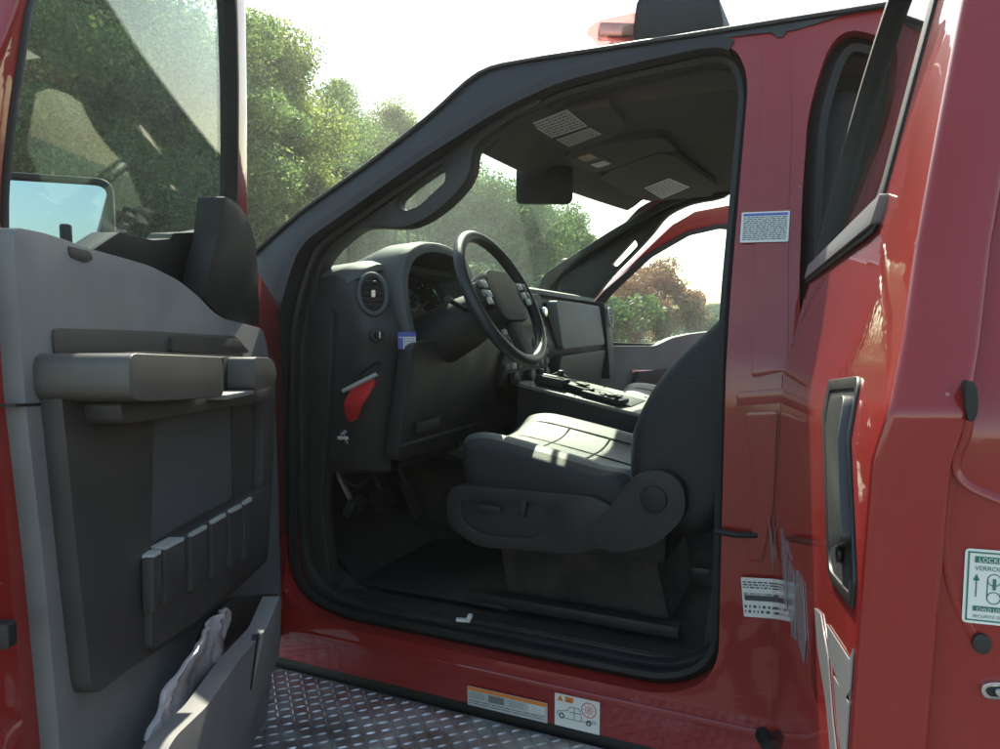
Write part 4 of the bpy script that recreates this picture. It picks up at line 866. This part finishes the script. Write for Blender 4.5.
for z in (.88, 1.0, 1.12): obj('grille_bar', box((-2.815, 1, z), (.02, 1.3, .05), bev=.01), BLACKR, gr)
obj('front_bumper', box((-2.86, 1, .66), (.16, 2.0, .22), bev=.04, seg=3), CHROME, T)
for y in (.13, 1.87): obj('headlight', box((-2.77, y, 1.02), (.1, .22, .36), bev=.03), GLP, T)
obj('box_floor', box((2.2, 1, .80), (2.0, 1.8, .05)), BLACKR, T); obj('tailgate', box((3.18, 1, 1.0), (.06, 1.9, .7), bev=.01), RED, T)
obj('chassis', MB().add(box((.2, .5, .5), (5.6, .1, .18)), BLACKR).add(box((.2, 1.5, .5), (5.6, .1, .18)), BLACKR).add(box((-2.12, 1, .42), (.12, 1.5, .12)), BLACKR).add(box((2.42, 1, .42), (.12, 1.5, .12)), BLACKR).add(box((-.2, 1, .60), (2.6, 1.6, .05)), BLACKR), None, T)
for x in (-2.12, 2.42):
    for y in (.16, 1.84):
        w_ = obj('wheel', MB().add(cyl((x, y, .41), (0, 1, 0), .25, .2, 28, .02), CHROME), None, T)
        pts = [(.25, -.12), (.38, -.13), (.405, -.10), (.41, 0), (.405, .10), (.38, .13), (.25, .12)]
        obj('tyre', loft([[Vector((x+r_*math.cos(q), y+d, .41+r_*math.sin(q))) for r_, d in pts] for q in [i*2*math.pi/36 for i in range(37)]], cap=False), RUB, w_)
# ---- diamond plate running board
mb = MB()
mb.add(loft([[Vector((x, y, z)) for y, z in ((-.008, .497), (-.008, .44), (-.36, .44), (-.40, .45), (-.405, .47), (-.40, .492), (-.385, .497))] for x in (-1.75, 1.25)]), STEEL)
def lozenge(x, y, z, ang, l=.0125, w=.0034, h=.0022):
    c, s_ = math.cos(ang), math.sin(ang)
    P = lambda a, b, k: (x+a*c-b*s_, y+a*s_+b*c, z+k)
    base = [P(-l, 0, 0), P(-l*.5, -w, 0), P(l*.5, -w, 0), P(l, 0, 0), P(l*.5, w, 0), P(-l*.5, w, 0)]; topv = [P(-l*.55, 0, h), P(l*.55, 0, h)]
    return base+topv, [(0, 1, 6), (1, 2, 7, 6), (2, 3, 7), (3, 4, 7), (4, 5, 6, 7), (5, 0, 6)]
V, Fc = [], []; st = .0235
for i in range(int(2.95/st)):
    for j in range(int(.37/st)):
        v_, f_ = lozenge(-1.73+i*st, -.022-j*st, .4972, R(45) if (i+j) % 2 else R(-45)); b0 = len(V); V += v_; Fc += [tuple(b0+k for k in q) for q in f_]
me = bpy.data.meshes.new('tp'); me.from_pydata(V, [], Fc); b = bmesh.new(); b.from_mesh(me); mb.add(b, STEEL); bpy.data.meshes.remove(me)
obj('running_board', mb, None, T, sharp=20)
# ---- light bar on the roof
bx0, bx1 = at_y(606, 25, .28).x, at_y(742, 10, .28).x
lb = obj('light_bar', MB().add(panel([rnd([(bx0+.02, 1.985), (bx1, 1.985), (bx1-.01, 2.012), (bx0, 2.024)], .008)], lambda a, t, z: Vector((a, .28+t, z+.006)), 0, 1.44, .004), BLACKG)
   .add(panel([rnd([(bx0+.07, 2.015), (bx1-.03, 2.01), (bx1-.05, 2.10), (bx0+.08, 2.11)], .02)], lambda a, t, z: Vector((a, .25+t, z)), 0, 1.50, .012), BLACKR), None, T)
lx0, lx1 = at_y(588, 5, .25).x, bx0+.075
for y0_, y1_, m in ((.24, .62, GLR), (.64, .98, GLP), (1.0, 1.36, GLP), (1.38, 1.76, GLR)):
    obj('lamp_lens', loft([[Vector((lx1-(lx1-lx0)*dx, y, 2.034+dz*k2)) for dx, dz in ((0, 0), (.9, 0), (1, .012), (.96, .03), (.7, .045), (0, .05))] for y, k, k2 in ((y0_, .94, .8), (y0_+.03, 1, 1), (y1_-.03, 1, 1), (y1_, .94, .8))]), m, lb, sharp=30)
mb = MB()
for y in np.linspace(.30, 1.7, 15): mb.add(box(((lx0+lx1)/2, float(y), 2.06), ((lx1-lx0)*.8, .03, .035), (0, 0, .5), .005), CHROME)
obj('reflectors', mb, None, lb)

# ================================================================ loose things
# red tag hanging under the dash
tp = [at_y(a, b, .10) for a, b in [(352, 387), (370, 378), (373, 383), (368, 399), (356, 419), (348, 423), (345, 418), (348, 402)]]
cx_ = sum((p.x for p in tp))/len(tp)
bm = panel([rnd([(p.x, p.z) for p in tp], .008, 4)], lambda a, t, z: Vector((a+.0, .10+t+.01*math.sin((z-1.1)*60), z)), -.006, .006, .004, [1.0+.01*i for i in range(20)], 2)
mb = MB(); mb.add(bm, REDC); e0 = at_y(343, 391, .097); e1 = at_y(377, 374, .097); mb.add(tube([e0, e1], .0055, 6), PALE)
e2 = at_y(376, 330, .18)
mb.add(tube(spl([e1, e1+Vector((.0, .01, .03)), Vector((-1.14, .125, 1.24))], 4), .003, 5), BLACKR)
tag(obj('hanging_tag', mb, None), 'red plastic tag with a pale top edge hanging below the left end of the dashboard', 'tag')
# bundle of keys / clip below it
k0 = at_y(343, 438, .10)
mb = MB()
for i in range(5):
    a = i*1.1; mb.add(box(k0+Vector((.012*math.cos(a)*i*.5, .004*i, -.006*math.sin(a*2))), (.03, .004, .008), (0, a, .2), .001), CHROME if i % 2 else PALE)
mb.add(tube([k0+Vector((.008*math.cos(q), 0, .012+.008*math.sin(q))) for q in [j*math.pi/6 for j in range(12)]], .0015, 5, closed=True), CHROME)
mb.add(tube([k0+Vector((0, 0, .018)), k0+Vector((.01, .0, .06)), at_y(352, 424, .10)], .0015, 5), BLACKR)
tag(obj('key_bunch', mb, None), 'small bunch of metal keys hanging under the red tag', 'keys')
# crumpled clear wrapper standing in the door's map pocket
wp = pxs(FDf, [(228, 607), (231, 626), (226, 640), (196, 690), (172, 720), (150, 742), (153, 728), (168, 690), (184, 655), (206, 626)], .165)
q = spl(wp, 3, True); bm = panel([q], lambda a, t, z: Vector((a, t, z)), -.004, .004, .003, [0.5+.012*i for i in range(50)], 2, aslices=[.3+.012*i for i in range(70)])
for v in bm.verts:
    a, t, z = v.co; nz = noise.noise(Vector((a*16, 0, z*14)))*.018+noise.noise(Vector((a*55+z*30, 3, z*18)))*.008
    v.co = FDf.w(a, .163+t+nz, z)
tag(obj('plastic_wrapper', bm, BAG, sharp=25), 'crumpled clear plastic wrapper sticking out of the lower pocket of the open front door', 'wrapper')
# scrap on the floor
p = at_z(463, 620, .675)
mb = MB(); mb.add(box(p, (.034, .016, .006), (0, .1, .5), .002), WHITE).add(box(p+Vector((.012, .012, .005)), (.012, .014, .012), (.3, .2, .2), .003), WHITE)
tag(obj('paper_scrap', mb, None), 'tiny crumpled white scrap on the dark floor beside the sill', 'scrap')
# devices on the console plate
def on_plate(px_, py_, off=0):
    r = ray(px_, py_); n = Vector((-sl, 0, 1)); d = n.dot(Vector((c0.x, 0, c0.z+.008))); p = CAM+r*((d-n.dot(CAM))/n.dot(r)); return p
tl_ = -math.atan(sl)
p = on_plate(551, 386); mb = MB()
mb.add(box(p+Vector((0, 0, .016)), (.10, .075, .034), (0, tl_, .2), .008, 3), BLACKR); mb.add(cyl(p+Vector((-.035, -.01, .045)), (0, 0, 1), .012, .026, 16, .003), BLACKG); mb.add(cyl(p+Vector((.03, .015, .042)), (0, 0, 1), .010, .022, 16, .003), BLACKG); mb.add(tube([p+Vector((-.02, .03, .03)), p+Vector((.02, .03, .045)), p+Vector((.05, .02, .03))], .004, 6), BLACKR)
mb.add(box(p+Vector((0, -.01, .036)), (.05, .03, .004), (0, tl_, .2), .001), PALE)
tag(obj('switch_box', mb, None), 'black control box with two round knobs, nearest the dash on the console plate', 'control box')
p = on_plate(577, 392); mb = MB()
mb.add(box(p+Vector((0, 0, .012)), (.11, .05, .026), (0, tl_, -.3), .009, 3), BLACKR); mb.add(cyl(p+Vector((-.04, .005, .032)), (0, 0, 1), .013, .02, 16, .004), BLACKR); mb.add(box(p+Vector((.02, 0, .028)), (.04, .03, .006), (0, tl_, -.3), .002), DARK)
tag(obj('hand_microphone', mb, None), 'flat black hand microphone lying in the middle of the console plate', 'microphone')
p = on_plate(605, 400); mb = MB()
mb.add(box(p+Vector((0, 0, .010)), (.14, .08, .018), (0, tl_, -.1), .006, 3), BLACKR); mb.add(box(p+Vector((.02, 0, .021)), (.07, .045, .004), (0, tl_, -.1), .001), DARK); mb.add(cyl(p+Vector((-.045, 0, .028)), (0, 0, 1), .009, .018, 14, .003), BLACKG)
for k in range(3): mb.add(box(p+Vector((-.0+k*.022, -.028, .021)), (.014, .01, .006), (0, tl_, -.1), .002), PALE)
tag(obj('radio_head', mb, None), 'low black radio head with small pale buttons at the rear end of the console plate', 'radio')

# ================================================================ surroundings
def ground_mat():
    m, nt, b, out = newmat('asphalt'); N = nt.nodes; L_ = nt.links
    tc = N.new('ShaderNodeTexCoord'); n = N.new('ShaderNodeTexNoise'); n.inputs['Scale'].default_value = 60; n.inputs['Detail'].default_value = 8
    n2 = N.new('ShaderNodeTexNoise'); n2.inputs['Scale'].default_value = .4; n2.inputs['Detail'].default_value = 5
    L_.new(tc.outputs['Object'], n.inputs['Vector']); L_.new(tc.outputs['Object'], n2.inputs['Vector'])
    mx_ = N.new('ShaderNodeMath'); mx_.operation = 'ADD'; L_.new(n.outputs['Fac'], mx_.inputs[0]); L_.new(n2.outputs['Fac'], mx_.inputs[1])
    r = N.new('ShaderNodeValToRGB'); r.color_ramp.elements[0].position = .35; r.color_ramp.elements[1].position = .72
    r.color_ramp.elements[0].color = (.06, .058, .055, 1); r.color_ramp.elements[1].color = (.13, .125, .12, 1)
    hv = N.new('ShaderNodeMath'); hv.operation = 'MULTIPLY'; hv.inputs[1].default_value = .5; L_.new(mx_.outputs[0], hv.inputs[0]); L_.new(hv.outputs[0], r.inputs[0]); L_.new(r.outputs[0], b.inputs['Base Color'])
    b.inputs['Roughness'].default_value = .9; bp = N.new('ShaderNodeBump'); bp.inputs['Strength'].default_value = .4; bp.inputs['Distance'].default_value = .01; L_.new(n.outputs['Fac'], bp.inputs['Height']); L_.new(bp.outputs[0], b.inputs['Normal'])
    return m
GRASS = mat('grass', (.05, .075, .025), .95, bump=1, bscale=30, c2=(.10, .12, .045), vscale=1.5)
tag(obj('ground', quadgrid((-160, -160, 0), (160, -160, 0), (160, 160, 0), (-160, 160, 0), 4, 4), GRASS), None, None, kind='structure')
tag(obj('parking_lot', grid(lambda u, v: Vector((-16+u*36, -25+v*36, .004)), 6, 6), ground_mat()), None, None, kind='structure')
kb = obj('kerb', MB().add(box((2, 11.1, .07), (36, .16, .14), bev=.02), mat('concrete', (.4, .39, .36), .9, bump=.5, var=.1)), None); tag(kb, None, None, kind='structure')

BARK = mat('bark', (.09, .07, .055), .95, bump=1, bscale=30, var=.3)
LG1 = leafmat('leaves_green', (.036, .078, .022), (.068, .125, .034), (.15, .205, .065))
LG2 = leafmat('leaves_yellow_green', (.05, .09, .022), (.10, .15, .036), (.22, .26, .07))
LG3 = leafmat('leaves_dark', (.024, .06, .02), (.045, .095, .03), (.11, .165, .055))
LR = leafmat('leaves_russet', (.11, .045, .03), (.17, .075, .045), (.20, .15, .06))
def crown_mesh(name, seed, R_, H, z0, n, ls, m, clumps=46, low=.25):
    rg = np.random.default_rng(seed)
    # clump centres spread through an uneven egg-shaped volume
    C_ = []
    while len(C_) < clumps:
        p = rg.uniform(-1, 1, 3); r = np.linalg.norm(p)
        if r > 1 or r < .35: continue
        k = 1-.35*max(0, p[2])**1.5-.12*max(0, -p[2])
        C_.append([p[0]*R_*k*.86, p[1]*R_*k*.86, z0+(p[2]*.5+.5)*(H-z0)*.92])
    C_ = np.array(C_); cr = rg.uniform(.16, .34, clumps)*R_
    idx = rg.integers(0, clumps, n); d = rg.normal(size=(n, 3)); d /= np.linalg.norm(d, axis=1)[:, None]
    rad = cr[idx]*rg.uniform(.25, 1.1, n)**.6; P = C_[idx]+d*rad[:, None]*np.array([1, 1, .8]); P[:, 2] = np.clip(P[:, 2], .15, None)
    nr = d+rg.normal(size=(n, 3))*.9; nr /= np.linalg.norm(nr, axis=1)[:, None]
    a = np.cross(nr, rg.normal(size=(n, 3))); a /= np.linalg.norm(a, axis=1)[:, None]; b = np.cross(nr, a)
    s_ = ls*rg.uniform(.6, 1.3, n)[:, None]
    V = np.stack([P-a*s_, P-b*s_*.55+a*s_*.1, P+a*s_, P+b*s_*.55+a*s_*.1], 1).reshape(-1, 3)
    me = bpy.data.meshes.new(name); me.vertices.add(4*n); me.vertices.foreach_set('co', V.astype(np.float32).ravel())
    me.loops.add(4*n); me.loops.foreach_set('vertex_index', np.arange(4*n, dtype=np.int32)); me.polygons.add(n)
    me.polygons.foreach_set('loop_start', np.arange(0, 4*n, 4, dtype=np.int32)); me.update(); me.validate(); me.materials.append(m)
    return me, C_
def trunk_bm(R_, H, z0, C_, seed):
    rg = random.Random(seed); bm = MB(); top = Vector((rg.uniform(-.2, .2), rg.uniform(-.2, .2), H*.8)); tr = .028*H
    mids = [Vector((0, 0, -.1)), Vector((rg.uniform(-.1, .1), rg.uniform(-.1, .1), H*.25)), Vector((rg.uniform(-.15, .15), rg.uniform(-.15, .15), H*.5)), top]
    bm.add(tube(mids, [tr, tr*.75, tr*.5, tr*.15], 10), BARK)
    for c in C_[::3]:
        c = Vector(c); s0 = mids[1].lerp(mids[2], rg.random()) if c.z < H*.6 else mids[2].lerp(top, rg.random()*.6)
        bm.add(tube([s0, s0.lerp(c, .5)+Vector((0, 0, .15)), c], [tr*.3, tr*.2, tr*.06], 6), BARK)
    return bm
protos = {}
def proto(kind):
    if kind in protos: return protos[kind]
    spec = {'tallA': (2.6, 9.4, .9, 125000, .044, LG1, 80, 1), 'tallB': (2.5, 9.0, .7, 125000, .044, LG2, 76, 2), 'tallC': (2.8, 9.2, .5, 115000, .047, LG3, 76, 3),
            'mid': (2.6, 6.0, .5, 80000, .05, LG1, 64, 4), 'red': (1.9, 3.7, .5, 26000, .055, LR, 44, 5), 'bush': (1.5, 2.4, .1, 14000, .06, LG3, 30, 6)}[kind]
    me, C_ = crown_mesh(kind, spec[7], spec[0], spec[1], spec[2], spec[3], spec[4], spec[5], spec[6])
    tb = trunk_bm(spec[0], spec[1], spec[2], C_, spec[7]); o = obj('trunk', tb, None); tm = o.data; bpy.data.objects.remove(o)
    protos[kind] = (me, tm, spec[1]); return protos[kind]
def tree(kind, px_, depth, h, label, cat='tree', group=None, name='tree', wide=1.0, rz=None):
    me, tm, H = proto(kind)
    r = fw+rt*((px_-500)/F); g_ = Vector((r.x, r.y, 0)); p = CAM+g_*depth; p.z = 0
    e = empty(name, p, label, cat, group, rz if rz is not None else random.uniform(0, 6.28)); k = h/H; e.scale = (k*wide, k*wide, k)
    for nm, m_ in (('crown', me), ('trunk', tm)):
        o = bpy.data.objects.new(nm, m_); col.objects.link(o); o.parent = e
    return e
W = 'trees of the wood beyond the lot'
tree('tallA', -150, 14, 9.5, 'tall dense green tree beyond the far left edge of the door window', group=W)
tree('tallC', -20, 15.5, 10, 'tall dark green tree behind the outside mirror', group=W)
tree('tallB', 60, 13.5, 9.2, 'broad light green tree filling the left half of the open door window', group=W)
tree('tallC', 135, 16, 10.2, 'darkest tall tree seen through the middle of the door window', group=W)
tree('tallA', 190, 14.2, 8.6, 'tall green tree just left of the black window post of the open door', group=W)
tree('tallB', 258, 17.5, 8.9, 'sunlit yellow green tree just right of the open door window', group=W)
tree('tallA', 305, 23, 9.9, 'green tree rising at the edge of the bright sky beside the yellow green one', group=W, wide=1.0)
tree('tallA', 350, 30, 11.3, 'more distant rounded tree against the sky left of the windshield pillar', group=W, wide=.9)
tree('tallB', 405, 33, 11.4, 'yellow green treetop peeping over the sloping windshield pillar', group=W, wide=.9)
tree('tallC', 345, 20, 6.0, 'lower dark tree behind the base of the windshield pillar', group=W, wide=1.3)
tree('mid', 440, 24, 6.6, 'green tree seen through the windshield right of the grab handle', group=W)
tree('mid', 500, 23, 5.7, 'bushy green tree behind the steering wheel and mirror', group=W, wide=1.05)
tree('mid', 552, 25, 5.2, 'rounded green tree sloping down to the far windshield pillar', group=W, wide=.9)
tree('bush', 385, 19, 2.6, 'low dark bush seen over the left end of the dash', group=W, name='bush', cat='bush', wide=1.4)
tree('bush', 470, 20, 2.9, 'low dark bush behind the instrument hood', group=W, name='bush', cat='bush', wide=1.4)
tree('bush', 560, 21, 2.9, 'low dark bush behind the passenger end of the dash', group=W, name='bush', cat='bush', wide=1.4)
tree('red', 632, 27, 3.0, 'smaller russet tree at the left of the far door window', name='tree')
tree('red', 660, 29, 3.55, 'large russet brown tree in the middle of the far door window', name='tree', wide=1.0)
tree('mid', 716, 70, 2.6, 'distant low green tree at the right of the far door window', wide=2.0)
tree('bush', 690, 45, 1.9, 'distant dark hedge bush under the russet tree', name='bush', cat='bush', wide=1.8)
tree('bush', 615, 40, 1.7, 'distant dark bush left of the russet trees', name='bush', cat='bush', wide=1.8)
# slender trunks at the edge of the wood
for i, px_ in enumerate((370, 385, 396, 408, 419, 430)):
    r = fw+rt*((px_-500)/F); p = CAM+Vector((r.x, r.y, 0))*16; p.z = 0
    pts = [Vector((0, 0, -.05)), Vector((.02, 0, 1.4)), Vector((0, .03, 2.8)), Vector((.04, 0, 4.6))] if i else [Vector((0, 0, -.05)), Vector((-.22, 0, 1.9)), Vector((-.05, 0, 2.8)), Vector((.02, 0, 4.6))]
    if i: pts = [Vector((q.x+random.uniform(-.03, .03), q.y, q.z)) for q in pts]
    mb = MB(); mb.add(tube(spl(pts, 3), .032, 6), BARK)
    for k in range(5):
        z = 2.6+k*.4; a = random.uniform(0, 6.28); mb.add(tube([Vector((.02, 0, z)), Vector((.02+.3*math.cos(a), .3*math.sin(a), z+.35))], [.012, .004], 5), BARK)
    o = obj('bare_trunk', mb, None); o.location = p
    tag(o, 'crooked bare trunk, leftmost of the slender ones seen through the windshield' if i == 0 else 'slender straight bare trunk standing in a row seen through the windshield', 'trunk', 'slender bare trunks at the edge of the wood')
# pale roadside board seen through the far door
r = fw+rt*((618-500)/F); p = CAM+Vector((r.x, r.y, 0))*26; p.z = 0
e = empty('notice_board', p, 'small white board on two posts seen low through the far door window', 'sign', rz=YAW)
o = obj('board', box((0, 0, .62), (.60, .03, .28), bev=.004), WHITE); o.parent = e
for sx in (-.24, .24): o = obj('post', box((sx, .02, .36), (.05, .05, .72)), BARK); o.parent = e

# thin volume added to imitate the milky veil of lens flare
hm, hnt, hb_, ho_ = newmat('veil_haze'); hnt.nodes.remove(hb_)
pv = hnt.nodes.new('ShaderNodeVolumePrincipled'); pv.inputs['Color'].default_value = (.95, .95, .93, 1); pv.inputs['Density'].default_value = .0019; pv.inputs['Anisotropy'].default_value = .55
hnt.links.new(pv.outputs[0], ho_.inputs['Volume'])
hz = obj('haze', box((0, 0, 6.2), (330, 330, 14.4)), hm); tag(hz, None, None, kind='stuff')

# ================================================================ light, sky, camera
AZ = R(25); EL = R(45)
sd = Vector((-math.sin(AZ)*math.cos(EL), math.cos(AZ)*math.cos(EL), math.sin(EL)))
sun = bpy.data.lights.new('sun', 'SUN'); sun.energy = 4.5; sun.angle = R(.5); sun.color = (1, .95, .87)
so = bpy.data.objects.new('sun', sun); col.objects.link(so); so.rotation_euler = (-sd).to_track_quat('-Z', 'Y').to_euler()
wd = bpy.data.worlds.new('World'); scn.world = wd; wd.use_nodes = True; nt = wd.node_tree
sky = nt.nodes.new('ShaderNodeTexSky'); sky.sky_type = 'NISHITA'; sky.sun_disc = False; sky.sun_elevation = EL; sky.sun_rotation = math.atan2(sd.x, sd.y); sky.dust_density = 1.2; sky.air_density = 1.2
bg = nt.nodes['Background']; nt.links.new(sky.outputs[0], bg.inputs[0]); bg.inputs[1].default_value = .15
cam = bpy.data.cameras.new('camera'); co = bpy.data.objects.new('camera', cam); col.objects.link(co)
co.location = CAM; co.rotation_euler = fw.to_track_quat('-Z', 'Y').to_euler(); cam.lens = 27; cam.sensor_width = 36; cam.clip_end = 3000; cam.clip_start = .02
scn.camera = co
scn.view_settings.view_transform = 'Standard'; scn.view_settings.look = 'None'; scn.view_settings.gamma = 1; scn.view_settings.exposure = 1.42
scn.view_settings.use_white_balance = True; scn.view_settings.white_balance_temperature = 7100; scn.view_settings.white_balance_tint = 3
scn.render.engine = 'CYCLES'; scn.cycles.max_bounces = 10; scn.cycles.transparent_max_bounces = 16
